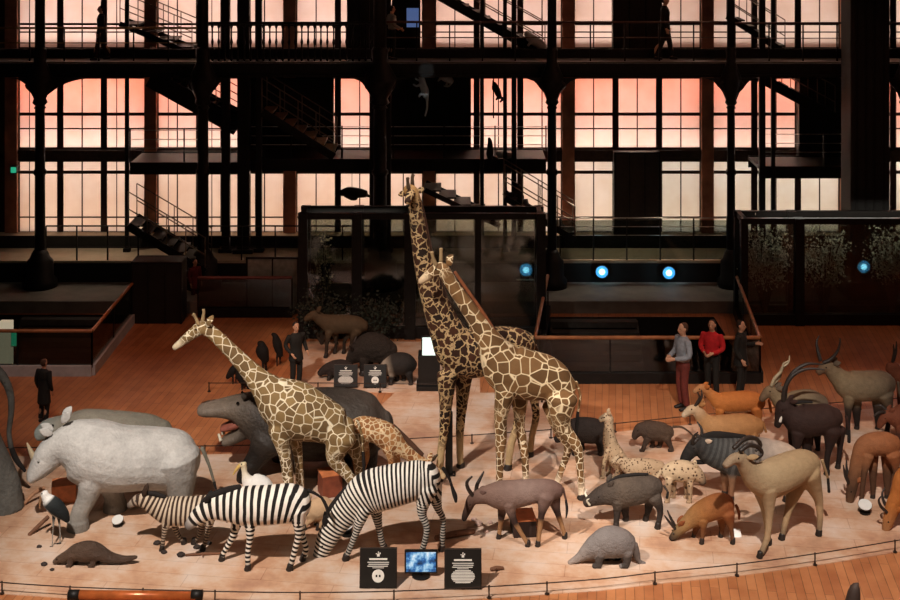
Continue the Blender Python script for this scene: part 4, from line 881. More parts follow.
panel('shutter', 'dark brown closed shutter at lower level above the blue lamps', 'shutter', 614, 660, 152, yb(43.0), 43.0, .3, mat=IRON2)
panel('screen_panel', 'tall black panel on the upper gallery left of the blue screen', 'panel', 347, 372, -100, yb(42.6, Zg2), 42.6, .3, seams=2)
panel('screen_panel', 'wide black panel at the upper right gallery behind the pillar', 'panel', 848, 882, -100, yb(41.5, Zg2), 41.5, .4)
# --- walkways at mid level
def walkway(label, x0, x1, y, D=41.3, rail=True):
    X0, X1, z = ZX(x0, D), ZX(x1, D), ZZ(y, D); g = thing('walkway', label, 'walkway', ((X0 + X1) / 2, D, z - .3))
    MB().span((X0, D, z - .1), (X1, D + 1.6, z)).build('deck', IRON, g); mb = MB(); mb.span((X0, D - .06, z - .34), (X1, D, z + .03)); mb.span((X0, D + 1.6, z - .34), (X1, D + 1.66, z + .03)); mb.build('girder', IRON, g)
    if rail:
        mb = MB(); 
        for h in (.45, .72, 1.0): mb.cyl((X0, D + .02, z + h), (X1, D + .02, z + h), .012, n=6)
        mb.build('hand_rail', STEEL, g); n = max(2, int((X1 - X0) / 1.5))
        for i in range(n + 1): x = X0 + (X1 - X0) * i / n; mb = MB(); mb.span((x - .02, D, z), (x + .02, D + .04, z + 1.03)); mb.build('baluster', IRON, g)
walkway('iron walkway at mid level behind the second column', 130, 238, 163)
walkway('iron walkway at mid level crossing behind the tall giraffe head', 240, 546, 159.5)
walkway('iron walkway at mid level left of the square pillar', 760, 888, 167)
# --- stairs
def stair(label, a, b, D, wd=1.1, th=9, rails=True, mat=IRON, tread=IRON2):
    p, q = W(*a, D), W(*b, D); g = thing('staircase', label, 'stairs', tuple((p + q) / 2 if p.z < q.z else (p + q) / 2)); hi, lo = (p, q) if p.z > q.z else (q, p)
    for s in (0, wd): MB().bar(p + Vector((0, s, 0)), q + Vector((0, s, 0)), .06, th * D / F).build('stringer', mat, g)
    n = max(4, int(abs(p.z - q.z) / .19)); mb = MB()
    for i in range(n): c = hi.lerp(lo, (i + .5) / n); mb.box((c.x, c.y + wd / 2, c.z + .08), (abs(p.x - q.x) / n * 1.15, wd, .05))
    mb.build('treads', tread, g)
    if rails:
        for s in (0, wd):
            mb = MB()
            for h in (.5, 1.0): mb.cyl(p + Vector((0, s, h)), q + Vector((0, s, h)), .018, n=6)
            for i in range(5): c = hi.lerp(lo, i / 4); mb.cyl(c + Vector((0, s, 0)), c + Vector((0, s, 1.0)), .016, n=6)
            mb.build('hand_rail', plain('rail_metal', '6a5a4c', .4, metal=.5), g)
    return g
stair('upper gallery stair descending behind the ornate column capital', (425, -12), (545, 56), 41.6)
stair('stair under the upper gallery sloping down at the left', (150, 78), (238, 127), 41.8, th=18)
stair('mid level stair with treads coloured as lit left of the tall giraffe', (262, 112), (334, 157), 40.1, th=8, tread=plain('lit_colour_tread', '8f6a48', .6))  # the lit look of the treads is put into their paler colour
stair('stair under the upper gallery sloping toward the square pillar', (764, 80), (835, 118), 41.8, th=10)
stair('upper gallery stair sloping down right of the ornate column', (734, 20), (785, 52), 42.2, th=5)
stair('upper gallery stair sloping down at the left behind the walker', (120, 24), (192, 54), 42.4, th=5)
stair('lower level stair sloping down by the left wall of windows', (128, 226), (205, 272), 39.2, th=8)
stair('lower level stair behind the glass case near the twin posts', (505, 198), (575, 240), 40.1, th=6, wd=.8)
stair('lower level stair behind the neck of the tall giraffe', (425, 190), (500, 226), 41.8, th=5, rails=False)
# --- railings
def railing(label, x0, x1, ytop, ybot, D, n, mat, heights=(1.0,), bal=None, glassy=False, rr=.025):
    X0, X1, z0 = ZX(x0, D), ZX(x1, D), ZZ(ybot, D); h = ZZ(ytop, D) - z0; g = thing('railing', label, 'railing', ((X0 + X1) / 2, D, z0))
    mb = MB()
    for k in heights: mb.cyl((X0, D, z0 + h * k), (X1, D, z0 + h * k), rr if k == 1 else rr * .5, n=8)
    mb.build('top_rail', mat, g)
    for i in range(n + 1):
        x = X0 + (X1 - X0) * i / n; mb = MB()
        if bal: mb.lathe((x, D, z0), [(.02, 0), (.05, .06), (.022, .14), (.022, h * .4), (.045, h * .5), (.022, h * .6), (.022, h * .85), (.05, h * .92), (.02, h)], 8)
        else: mb.span((x - .02, D - .02, z0), (x + .02, D + .02, z0 + h))
        mb.build('baluster', IRON, g)
    if glassy: MB().span((X0, D - .006, z0 + .05), (X1, D + .006, z0 + h * .95)).build('glass_panel', GLASS, g)
BRASS = plain('brass_rail', '8a6a40', .35, metal=.6)
railing('brass topped railing of the upper gallery at the left', -5, 203, 28, 61, DF + .05, 6, BRASS, (1, .55), rr=.035)
railing('ornate iron balustrade of the upper gallery between two columns', 206, 372, 23, 61, DF + .05, 26, IRON, (1, .06, .94), bal=True, rr=.04)
railing('upper gallery railing with thin brown rails in front of the upper stair', 384, 548, 22, 61, DF + .05, 5, plain('brown_rail', '4a2c22', .5), (1, .6), rr=.035)
railing('upper gallery railing in front of the walking person in black', 556, 728, 22, 61, DF + .05, 5, plain('brown_rail', '4a2c22', .5), (1, .6), rr=.03)
railing('upper gallery railing at the far right', 735, 905, 23, 61, DF + .05, 5, plain('brown_rail', '4a2c22', .5), (1, .6), rr=.03)
railing('lower gallery railing under the left windows', 46, 200, 226, 261, DF + .1, 5, IRON2, (1, .7, .4))
railing('lower gallery railing with thin bright rails under the right windows', 560, 727, 218, 261, DF + .1, 5, STEEL, (1, .8, .6), rr=.018, glassy=True)
railing('lower gallery railing between second column and left glass case', 208, 376, 226, 261, DF + .1, 5, IRON2, (1, .7, .4))
# --- glass guards round the stair openings
def guard(label, pts, h=1.1, base='curb', bmat=None, rail=WOODR):
    g = thing('glass_guard', label, 'guard rail', (pts[0][0], pts[0][1], 0))
    for (a, b) in zip(pts, pts[1:]):
        a, b = Vector((*a, 0)), Vector((*b, 0)); up = Vector((0, 0, 1))
        MB().bar(a + up * .66, b + up * .66, .02, .86).build('glass_panel', GLASS, g)
        MB().bar(a + up * .13, b + up * .13, .16, .26).build(base, bmat or IRON, g)
        MB().cyl(a + up * h, b + up * h, .045, n=10).build('hand_rail', rail, g)
        n = max(1, int((b - a).length / 1.6))
        for i in range(n + 1): c = a.lerp(b, i / n); mb = MB(); mb.span((c.x - .02, c.y - .02, .2), (c.x + .02, c.y + .02, h)); mb.build('baluster', IRON, g)
guard('glass guard with wooden handrail round the right stair opening', [(ZX(548, 38), 38.1), (ZX(535, 32.8), 32.8), (ZX(760, 32.8), 32.8), (ZX(737, 38), 38.1)])
guard('glass guard with wooden handrail and white plinth at the left edge', [(-18, 33.3), (ZX(92, 33.3), 33.3), (ZX(131, 37.2), 37.4)], bmat=WHITEP)
guard('glass guard with reddish handrail beside the pale display counter', [(ZX(198, 37.9), 37.9), (ZX(292, 37.9), 37.9)], rail=plain('red_rail', '6a2c22', .4))
g = panel('display_counter', 'pale grey-green display counter left of the big glass case', 'counter', 246, 299, 257, 311, 38.15, .03, mat=plain('counter_grey', '8a8c80', .6), seams=2)
panel('stair_block', 'dark block under the lower stair at the left', 'block', 131, 182, 262, 326, 37.3, .7)
mb = MB()
# --- glass cases
def case(label, x0, x1, ytop, D, dp, posts, bar=5):
    X0, X1, zt = ZX(x0, D), ZX(x1, D), ZZ(ytop, D); g = thing('glass_case', label, 'display case', ((X0 + X1) / 2, D, 0)); w = .13
    mb = MB()
    for y in (D, D + dp): mb.span((X0, y - w / 2, zt - .16), (X1, y + w / 2, zt)); mb.span((X0, y - w / 2, .0), (X1, y + w / 2, .3))
    for x in (X0 + w, X1 - w): mb.span((x - w / 2, D, zt - .16), (x + w / 2, D + dp, zt))
    mb.build('frame', IRON, g)
    for x, wp in posts:
        r = wp / 2 * D / F; q = ZX(x, D)
        for y in (D, D + dp): MB().span((q - r, y - r, 0), (q + r, y + r, zt)).build('upright', IRON, g)
    MB().span((X0, D - .004, .3), (X1, D + .004, zt - .16)).build('front_glass', SMOKED, g); MB().span((X0, D + dp - .004, .3), (X1, D + dp + .004, zt - .16)).build('back_glass', SMOKED, g)
    MB().span((X0, D, .0), (X1, D + dp, .1)).build('base', DARKW, g); return g
case('big glass case with black frame behind the two standing giraffes', 298, 545, 213, 36.1, .8, [(303, 9), (357, 10), (410, 11), (478, 6), (541, 9)])
case('big glass case with black frame at the right holding dry foliage', 740, 935, 218, 37.2, .85, [(744, 7), (799, 9), (930, 8)])
def shrub(name, label, cat, c, size, n, mat, stem, spread=1.0):
    g = thing(name, label, cat, c); random.seed(hash(label) % 999 if False else len(label) * 7 + n)
    mb = MB(); lm = MB(); c = Vector(c)
    tips = []
    for i in range(max(6, n // 60)):
        a = random.uniform(0, 2 * PI); e = Vector((math.cos(a) * size[0] * random.uniform(.3, 1), math.sin(a) * size[1] * random.uniform(.2, 1), size[2] * random.uniform(.45, 1)))
        m = c + e * .5 + Vector((0, 0, size[2] * .12)); mb.tube([(c, .03), (m, .018), (c + e, .008)], n=5, sub=2); tips.append((c, m, c + e))
    for i in range(n):
        a, m, b = random.choice(tips); u = random.uniform(.35, 1.05); p = m.lerp(b, (u - .35) / .7) + Vector([random.gauss(0, .16) * spread for _ in range(3)])
        p.z = max(p.z, c.z + .06); p.y = c.y + max(-size[1] - .1, min(size[1] + .1, p.y - c.y)); d = Vector([random.gauss(0, 1) for _ in range(3)]).normalized(); s = d.orthogonal().normalized(); L = random.uniform(.05, .11); q = L * .35
        lm.add([p, p + d * L * .5 + s * q, p + d * L, p + d * L * .5 - s * q], [(0, 1, 2, 3)])
    mb.build('stem', stem, g); lm.build('foliage', mat, g)
LEAFD = plain('dark_foliage', '1f2419', .8, var=.5); LEAFG = plain('dry_foliage', '8a8672', .8, var=.5); STEMM = plain('twig', '3a2e22', .8)
for i, (px, lb) in enumerate(((765, 'dry grey shrub at the left end of the right glass case'), (826, 'dry grey shrub in the middle of the right glass case'), (893, 'dry grey shrub behind the blue lamp in the right glass case'))):
    shrub('dry_shrub', lb, 'shrub', (ZX(px, 37.6), 37.65, .1), (.75, .12, 2.6), 1500, LEAFG, STEMM, .8)
shrub('leafless_tree', 'thin bare branching tree in the left pane of the big glass case', 'tree', (ZX(325, 36.5), 36.5, .1), (.5, .12, 3.0), 160, plain('withered_leaf', '7a6a50', .8, var=.4), STEMM, .5)
shrub('dark_shrub', 'dark leafy shrub behind the dim antelope, left of the case post', 'shrub', (ZX(322, 35.6), 35.55, .0), (.75, .3, 1.35), 1200, LEAFD, STEMM)
shrub('dark_shrub', 'dark leafy shrub filling the foot of the case behind the ox', 'shrub', (ZX(378, 35.6), 35.55, .0), (.55, .3, 1.2), 900, LEAFD, STEMM)
# --- blue lamps
def lamp(label, px, py, D, r=.09):
    c = W(px, py, D); g = thing('spot_lamp', label, 'lamp', tuple(c))
    mb = MB(); mb.cyl(c + Vector((0, .16, 0)), c + Vector((0, .01, 0)), r * 1.9, r * 2.15, 24); mb.build('housing', IRON, g)
    mb = MB(); mb.cyl(c + Vector((0, .014, 0)), c + Vector((0, .008, 0)), r * 2.0, n=24); mb.build('halo_ring', emit('blue_halo', '3f8fc0', .16), g)  # glowing ring added to imitate the halo round the lamp
    mb = MB(); mb.cyl(c + Vector((0, .012, 0)), c, r, n=20); mb.build('lens', emit('blue_lens', 'a8dcf6', 1.5), g)
    L = bpy.data.lights.new('lamp_glow', 'SPOT'); L.energy = 7; L.color = (.45, .8, 1); L.spot_size = 2.6; L.shadow_soft_size = .15
    o = bpy.data.objects.new('lamp_glow', L); COL.objects.link(o); o.location = c + Vector((0, -.12, 0)); o.rotation_euler = (math.radians(90), 0, 0)
lamp('blue lamp seen through the right pane of the big glass case', 526, 270, 37.9); lamp('blue lamp on the dark dado nearer the ornate column', 602, 272, DF - .25)
lamp('blue lamp on the dark dado below the lower shutter', 669, 273, DF - .25); lamp('blue lamp in front of the square pillar in the right case', 864, 267, 38.2)
mb = MB(); c = W(527, 280, 37.8); mb.span(c + Vector((-.3, 0, -.02)), c + Vector((.3, .1, .0))); tag(mb.build('shelf', plain('pale_edge', '9a968c', .5), org=tuple(c)), 'thin pale shelf just under the blue lamp in the big case', 'shelf')
# --- signs, screens, kiosk
TEXTM = plain('sign_print', 'd8d6cc', .6, var=.05)
def sign(label, x0, x1, y0, y1, gy, style):
    D = GD(gy); c = W((x0 + x1) / 2, gy, D); S = F / D; w = (x1 - x0) / S; h = (y1 - y0) / S; g = thing('sign_board', label, 'sign', (c.x, c.y, 0))
    tilt = Vector((0, .22, .97)).normalized(); z0 = max(.04, ZZ(y1, D)); o = Vector((c.x, c.y, z0)); nrm = Vector((0, -.97, .22)); R = Vector((1, 0, 0))
    def slab(mb, u0, u1, v0, v1, d0, d1):
        P = [o + R * (u * w) + tilt * (v * h) + nrm * d for d in (d0, d1) for u, v in ((u0, v0), (u1, v0), (u1, v1), (u0, v1))]
        mb.add(P, [(3, 2, 1, 0), (4, 5, 6, 7), (0, 1, 5, 4), (1, 2, 6, 5), (2, 3, 7, 6), (3, 0, 4, 7)])
    mb = MB(); slab(mb, -.5, .5, 0, 1, -.03, 0); pn = mb.build('panel', plain('sign_black', '15130f', .5, var=.15), g)
    mb = MB(); slab(mb, -.52, .52, -.03, 1.02, -.06, -.03); mb.build('backing', plain('sign_edge', '38291f', .6), g)
    mb = MB(); mb.bar(o + Vector((0, .12, h * .4)), Vector((c.x, c.y + .3, 0)), .05); mb.bar(o + Vector((0, .05, .1)), Vector((c.x, c.y + .05, 0)), .05); mb.build('stand', IRON, g)
    mb = MB(); slab(mb, -.035, .035, .80, .86, 0, .004); slab(mb, -.01, .01, .84, .93, 0, .004); slab(mb, -.07, -.03, .86, .88, 0, .004); slab(mb, .03, .06, .86, .90, 0, .004); mb.build('emblem', TEXTM, pn)
    mb = MB(); slab(mb, -.25, .25, .71, .755, 0, .004); slab(mb, -.3, .3, .64, .66, 0, .004); slab(mb, -.27, .29, .59, .61, 0, .004); slab(mb, -.3, .27, .54, .56, 0, .004); slab(mb, -.16, .16, .50, .515, 0, .004)
    if style == 'list':
        for i in range(9):
            v = .46 - i * .038; k = .33 * math.sqrt(max(.05, 1 - ((v - .31) / .2) ** 2)); slab(mb, -k, k, v - .012, v + .012, 0, .004)
    mb.build('printed_lines', TEXTM, pn)
    if style == 'disc':
        cc = o + tilt * (.3 * h); mb = MB(); mb.cyl(cc, cc + nrm * .004, .17 * w, n=20); mb.build('printed_disc', TEXTM, pn)
        mb = MB()
        for k in (-.07, .02): slab(mb, k, k + .05, .27, .33, .0042, .007)
        mb.build('map_mark', plain('sign_black', '15130f', .5), pn)
sign('black information board with a white disc below its lines, front left', 360, 396, 553, 589, 590, 'disc')
sign('black information board covered in lines of text, front right', 445, 481, 554, 590, 591, 'list')
sign('small black board of text lines in front of the dim display', 334, 357, 366, 387, 389, 'list')
sign('small black board with a white disc in front of the dim display', 364, 386, 366, 387, 389, 'disc')
D = GD(578); c = W(421, 562, D); g = thing('monitor', 'small flat screen showing a bluish animal picture between two boards', 'screen', (c.x, D, 0)); w, h = 16.5 * D / F, 11.5 * D / F
MB().span(c + Vector((-w, 0, -h)), c + Vector((w, .06, h)), bev=.01).build('casing', plain('screen_black', '0c0c0c', .3), g)
t = NT('screen_picture'); n = t.noise(5.5, 4); cr = t.ramp(n, [(.35, lin('0a1a30')), (.47, lin('2a6aa8')), (.55, lin('8fc0e0')), (.66, lin('eaf2f8'))])
t.lk(cr, t.b.inputs['Emission Color']); t.b.inputs['Emission Strength'].default_value = 1.0; t.b.inputs['Base Color'].default_value = (0, 0, 0, 1)
MB().span(c + Vector((-w * .9, -.006, -h * .84)), c + Vector((w * .9, 0, h * .86))).build('display', t.m, g)
mb = MB(); mb.cyl((c.x, D + .04, 0), (c.x, D + .04, c.z), .03); mb.cyl((c.x, D + .04, .012), (c.x, D + .04, .035), .16, n=16); mb.build('stand', IRON, g)
D = GD(391); c = W(429, 391, D); g = thing('kiosk', 'black touch screen kiosk with a glowing pale display near the hogs', 'kiosk', (c.x, D, 0)); w = 11 * D / F
MB().span((c.x - w, D, 0), (c.x + w, D + .45, ZZ(356, D)), bev=.02).build('cabinet', plain('kiosk_black', '0d0c0b', .4), g)
MB().span((c.x - w * 1.15, D - .05, 0), (c.x + w * 1.15, D + .5, .12)).build('plinth', plain('kiosk_black', '0d0c0b', .4), g)
z0, z1 = ZZ(356.5, D), ZZ(338, D); mb = MB(); mb.prism([Vector((c.x - w * .7, D, z0)), Vector((c.x + w * .85, D, z0)), Vector((c.x + w * .85, D + .1, z1)), Vector((c.x - w * .7, D + .1, z1))], (0, .05, 0)); mb.build('casing', plain('kiosk_black', '0d0c0b', .4), g)
mb = MB(); mb.prism([Vector((c.x - w * .6, D - .005, z0 + .03)), Vector((c.x + w * .75, D - .005, z0 + .03)), Vector((c.x + w * .75, D + .095, z1 - .02)), Vector((c.x - w * .6, D + .095, z1 - .02))], (0, .004, 0)); mb.build('display', emit('kiosk_light', 'cfe6e2', .95), g)
D = GD(475); x = ZX(449, D); z = ZZ(412, D); g = thing('bollard', 'flat black upright info post in front of the tall giraffe legs', 'post', (x, D, 0)); MB().span((x - .075, D - .06, 0), (x + .075, D + .06, z), bev=.01).build('shaft', plain('kiosk_black', '0d0c0b', .4), g); MB().span((x - .13, D - .1, .012), (x + .13, D + .1, .04)).build('foot_plate', IRON, g)
# --- small floor things
def floor_lamp(label, px, py, up=9, r=6):
    D = GD(py); c = G(px, py); S = F / D; g = thing('floor_spotlight', label, 'spotlight', (c.x, D, 0)); h = up / S
    mb = MB(); mb.cyl((c.x, D, .012), (c.x, D, .05), .1, n=14); mb.cyl((c.x, D, .03), (c.x, D, h), .02, n=8); mb.build('base', IRON, g)
    d = Vector((-.1, -.42, .9)).normalized(); a = Vector((c.x, D, h)); MB().cyl(a - d * .1, a + d * .03, r * .6 / S, r / S, 16).build('housing', IRON, g)
    MB().cyl(a + d * .03, a + d * .045, r * .95 / S, n=16).build('lens', plain('white_lens', 'cfcfca', .3, var=.03), g)
floor_lamp('white-faced floor spotlight under the neck of the narrow-striped zebra', 347, 536, 10, 7)
floor_lamp('white-faced floor spotlight beside the grazing brown antelope', 865, 514, 8, 7)
floor_lamp('small pale floor spotlight under the belly of the pale rhinoceros', 118, 526, 5, 6)
D = GD(535); c = G(735, 538); mb = MB(); mb.prism([c + Vector((-.1, 0, .012)), c + Vector((.12, 0, .012)), c + Vector((.12, .09, .12)), c + Vector((-.1, .09, .12))], (0, .015, 0)); tag(mb.build('label_card', plain('white_card', 'f0eee8', .6, var=.03), org=tuple(c)), 'small white card on the sand beside the russet antelope hind feet', 'card')
c = G(64, 500); mb = MB(); mb.box((c.x, c.y, .18), (.46, .4, .36), .25, .01); tag(mb.build('wooden_box', plain('orange_wood', 'c8784a', .6), org=(c.x, c.y, 0)), 'orange-brown wooden box behind the stork', 'box')
def crate(label, px, gy, w, dp, h, rz, mat):
    c = G(px, gy); g = thing('wooden_box', label, 'box', (c.x, c.y, 0)); MB().box((c.x, c.y, h / 2 + .01), (w, dp, h), rz, .008).build('body', mat, g); MB().box((c.x, c.y, h + .02), (w * 1.04, dp * 1.04, .025), rz, .006).build('lid', plain('orange_wood', 'c8784a', .6), g)
crate('low orange-topped box with dark sides behind the legs of the topi', 523, 532, .42, .5, .3, .1, plain('dark_box', '2a1a14', .7))
crate('red-brown box under the belly of the pale netted giraffe', 330, 494, .4, .4, .42, .35, plain('redbrown_wood', '7a3f2a', .6))
def stone(label, px, gy, r, mat, group):
    c = G(px, gy); random.seed(int(px * 13 + gy)); mb = MB(); mb.ball((c.x, c.y, r * .55), (r, r * .8, r * .62), 10)
    mb.v = [tuple(Vector(v) + Vector((random.uniform(-.12, .12) * r, random.uniform(-.12, .12) * r, random.uniform(-.06, .06) * r))) for v in mb.v]
    mb.v = [(v[0], v[1], max(v[2], .01)) for v in mb.v]; tag(mb.build('stone', mat, org=(c.x, c.y, 0)), label, 'stone', group)
for px, gy, r in ((470, 531, .07), (478, 526, .09), (486, 533, .06), (474, 521, .06), (490, 524, .05)): stone('small pale pinkish stone in the cluster below the topi head', px, gy, r, plain('pale_stone', 'b89a8c', .8), 'pale stones below the topi')
for px, gy, r in ((157, 545, .07), (164, 554, .06), (181, 557, .08), (197, 549, .07), (209, 545, .06)): stone('small dark stone lying around the feet of the zebra foal', px, gy, r, plain('dark_stone_lump', '2e241f', .8), 'dark stones by the zebra foal')
for px, gy, r in ((44, 566, .06), (52, 571, .045), (39, 548, .05)): stone('small dark stone on the sand near the pangolin nose', px, gy, r, plain('dark_stone_lump', '2e241f', .8), 'dark stones by the pangolin')
a, b = W(29, 535, GD(536)), W(48, 517, GD(536) + .3); mb = MB(); mb.tube([(a, .035), (b, .04)], n=8); tag(mb.build('wooden_branch', plain('bark', '6a4630', .8), org=tuple(a)), 'straight brown branch propped against the stork', 'branch')
a, b = G(24, 506) + Vector((0, 0, .04)), W(44, 488, GD(500)); mb = MB(); mb.tube([(a, .03), (a.lerp(b, .5) + Vector((0, 0, .05)), .04), (b, .045)], n=8); tag(mb.build('wooden_branch', plain('pale_bark', 'a87c5c', .8), org=tuple(a)), 'pale crooked branch lying left of the orange box', 'branch')
def log(label, px, py, ln, rz, r=.06):
    c = G(px, py); mb = MB(); d = Vector((math.cos(rz), math.sin(rz), 0)) * ln / 2; mb.tube([(c - d + Vector((0, 0, r)), r * .8), (c + Vector((0, 0, r * 1.3)), r), (c + d + Vector((0, 0, r)), r * .7)], n=9)
    mb.tube([(c + Vector((0, 0, r)), r * .5), (c + d * .4 + Vector((-.1, -.14, r * 2)), r * .3)], n=7); tag(mb.build('wooden_branch', plain('bark', '6a4630', .8), org=(c.x, c.y, 0), smooth=True), label, 'branch')
log('brown branch on the ground below the topi head', 455, 538, .75, .35); log('short dark branch on the sand right of the text board', 497, 571, .22, .2, .04); log('brown twig lying by the zebra foal front feet', 203, 556, .6, .1, .03)
# foreground rail and dark tip
D = 21.6; mb = MB(); z = ZZ(595, D); mb.cyl((ZX(76, D), D, z), (ZX(196, D), D, z - .02), .075, n=14); g = thing('hand_rail', 'rounded copper-brown handrail in the lower left foreground', 'handrail', (ZX(136, D), D, 0)); mb.build('rail', plain('copper_rail', 'a8582c', .3, metal=.3), g, smooth=True)
for x in (74, 197): mb = MB(); mb.cyl((ZX(x, D), D, 0), (ZX(x, D), D, z), .035); mb.cyl((ZX(x, D) - .09, D, z), (ZX(x, D) + .09, D, z), .08, n=12); mb.build('bracket', IRON, g, smooth=True)
D = 20.5; c = W(858, 583, D); mb = MB(); mb.tube([(Vector((c.x - .18, D, 0)), .2), (Vector((c.x - .15, D, .5)), .17), (Vector((c.x - .06, D, c.z - .16)), .1), (c, .012)], n=10); tag(mb.build('carved_post', plain('dark_timber', '3a2a22', .7), org=(c.x - .18, D, 0), smooth=True), 'dark pointed post tip poking up in the lower right foreground', 'post')
# --- left edge things
D = 34.5; mb = MB(); x = ZX(5, D); mb.span((x - .16, D, -1.2), (x + .16, D + .2, ZZ(322, D)), bev=.02); tag(mb.build('lit_display', emit('warm_lightbox', 'd8ccae', .5), org=(x, D, -1.2)), 'glowing pale upright light box at the left edge behind the rail', 'light box')
D = 34.2; c = W(14, 340, D); g = thing('exit_sign', 'small glowing green exit sign at the left edge', 'sign', tuple(c)); MB().span(c + Vector((-.08, 0, -.17)), c + Vector((.1, .05, .2)), bev=.01).build('casing', IRON, g); MB().span(c + Vector((-.07, -.01, -.15)), c + Vector((.09, 0, .18))).build('lit_face', emit('green_light', '2fae84', .8), g)
mb = MB(); mb.cyl(c + Vector((0, .02, -.17)), (c.x, c.y + .02, -3.2), .02); mb.build('stand', IRON, g)
c = W(13.5, 170, DW - .4); g = thing('exit_sign', 'tiny glowing green exit sign on the dark wall left of the windows', 'sign', tuple(c)); MB().span(c + Vector((-.1, 0, -.11)), c + Vector((.1, .28, .11))).build('casing', IRON, g); MB().span(c + Vector((-.085, -.01, -.09)), c + Vector((.085, 0, .09))).build('lit_face', emit('green_light', '2fae84', .8), g)
c = W(406, 24, 42.4); g = thing('monitor', 'small bluish lit screen on the upper gallery beside the pale jacket', 'screen', (c.x, c.y, Zg2)); MB().span(c + Vector((-.45, 0, -.75)), c + Vector((.45, .08, .85)), bev=.02).build('casing', plain('screen_black', '0c0c0c', .3), g); MB().span(c + Vector((.02, -.01, -.1)), c + Vector((.4, 0, .5))).build('display', emit('blue_screen', '5f78b0', .5), g)
MB().cyl((c.x, c.y + .04, Zg2), (c.x, c.y + .04, c.z), .04).build('stand', IRON, g)
# --- animals up in the galleries
ROPE = plain('rope', '1a1512', .9)
beast('climbing_monkey', 'white monkey reaching left in front of the black lift shaft', 'monkey', 0, '426,97,3,2.6 425,91,4.4,3.6 423,85,4,3.4 422,79,3.2,3 420,76,2.4,2.6', '', WHITEPRI, D=40.9, oz=ZZ(100, 40.9), vox=.02, hoof=None,
      extra=['-.06 422,83,1.8 417,86,1.4 413,84,1.1', '.06 423,81,1.6 418,80,1.3 415,78,1', '-.06 426,94,2 421,94,1.6 419,97,1.2', '.06 427,95,2 427,101,1.6'], eyes=['420,75,.5'], tail='427,98,1.2 427,108,1 425,116,.8')
beast('lemur', 'pale grey furry animal clinging under the gallery beam right of the white monkey', 'lemur', 0, '452,82,3,3 447,78,5,4.4 442,75,4.4,4 439,72,3,3 437,73,1.8,2', '', GREYPRI, D=40.9, oz=ZZ(86, 40.9), vox=.02, hoof=None,
      extra=['-.06 442,77,1.8 438,81,1.2', '.06 448,81,1.8 446,86,1.2'], eyes=['438,72,.5'], tail='452,81,1.2 449,86,1 444,86,.8')
g = beast('climbing_monkey', 'dark monkey climbing a rope in front of the orange window', 'monkey', 0, '500,98,2.4,2.4 498,93,3.6,3 496,87,3,2.8 494,83,2.2,2.4', '', DARKPRI, D=40.9, oz=ZZ(101, 40.9), vox=.02, hoof=None, extra=['-.06 496,87,1.6 493,90,1.2 493,80,1', '.06 500,97,1.8 503,99,1.4 500,102,1.2', '-.06 499,96,1.6 496,100,1.2'], eyes=['493,82,.5'])
MB().tube([(W(493.5, 76, 40.85), .02), (W(493.5, 118, 40.85), .02)], n=6).build('rope', ROPE, g)
beast('owl', 'dark bird perched upright on the mid walkway below the climbing monkey', 'bird', 0, '490,159,2.6,2.6 490,154,4,3.6 490,148,3.4,3 490,142,2.6,2.6 489,138,1.6,1.8', '', CROW, D=41.3, oz=ZZ(160, 41.3), vox=.02, hoof=None, tail='493,157,1.6 498,158.5,1.2')
beast('climbing_monkey', 'grey animal lying on the mid walkway next to the perched bird', 'monkey', 0, '511,156,2.6,2.6 506,155,3.6,3.2 501,155,3.4,3 497,153,2.4,2.4', '', GREYPRI, D=41.3, oz=ZZ(160, 41.3), vox=.02, hoof=None, extra=['0 500,156,1.6 498,158.6,1.2', '0 508,157,1.6 508,158.8,1.2'])
g = beast('turtle', 'dark sea turtle hanging in front of the pale window left of the tall giraffe', 'turtle', 0, '366,194,4,8 358,193,5.5,11 348,192,5.5,12 341,193,3.4,6 336,194,2.4,2.6', '', DARKPRI, D=40.6, oz=ZZ(199, 40.6), vox=.025, hoof=None, extra=['-.28 345,195,2.4 352,199,1.8 357,199,1.2', '.28 345,194,2.4 350,190,1.8 356,188,1.2', '0 366,195,2 371,197,1.3'])
MB().cyl(W(352, 188, 40.6), W(352, 160, 40.6) , .008, n=5).build('hanging_wire', ROPE, g)
beast('climbing_monkey', 'dark monkey sitting on the stair rail right of the glass case top', 'monkey', 0, '521,203,3,3 520,197,4.4,4 519,190,3.6,3.2 517,185,2.8,2.8', '', DARKPRI, D=40.3, oz=ZZ(206, 40.3), vox=.02, hoof=None, extra=['-.06 519,190,1.8 514,194,1.3 513,199,1', '.06 521,201,1.8 516,203,1.4 514,208,1.1'], tail='523,203,1.2 526,212,.9 525,220,.7', eyes=['516,184,.5'])
beast('climbing_monkey', 'dark furry animal on the upper stair beside the ornate column', 'monkey', 0, '545,48,4,4 538,43,5.5,5 531,38,5,4.4 526,33,3.2,3.2', '', GREYPRI, D=41.3, oz=ZZ(50, 41.3), vox=.025, hoof=None, extra=['-.1 532,40,2 528,46,1.4', '.1 541,46,2 537,51,1.4'])
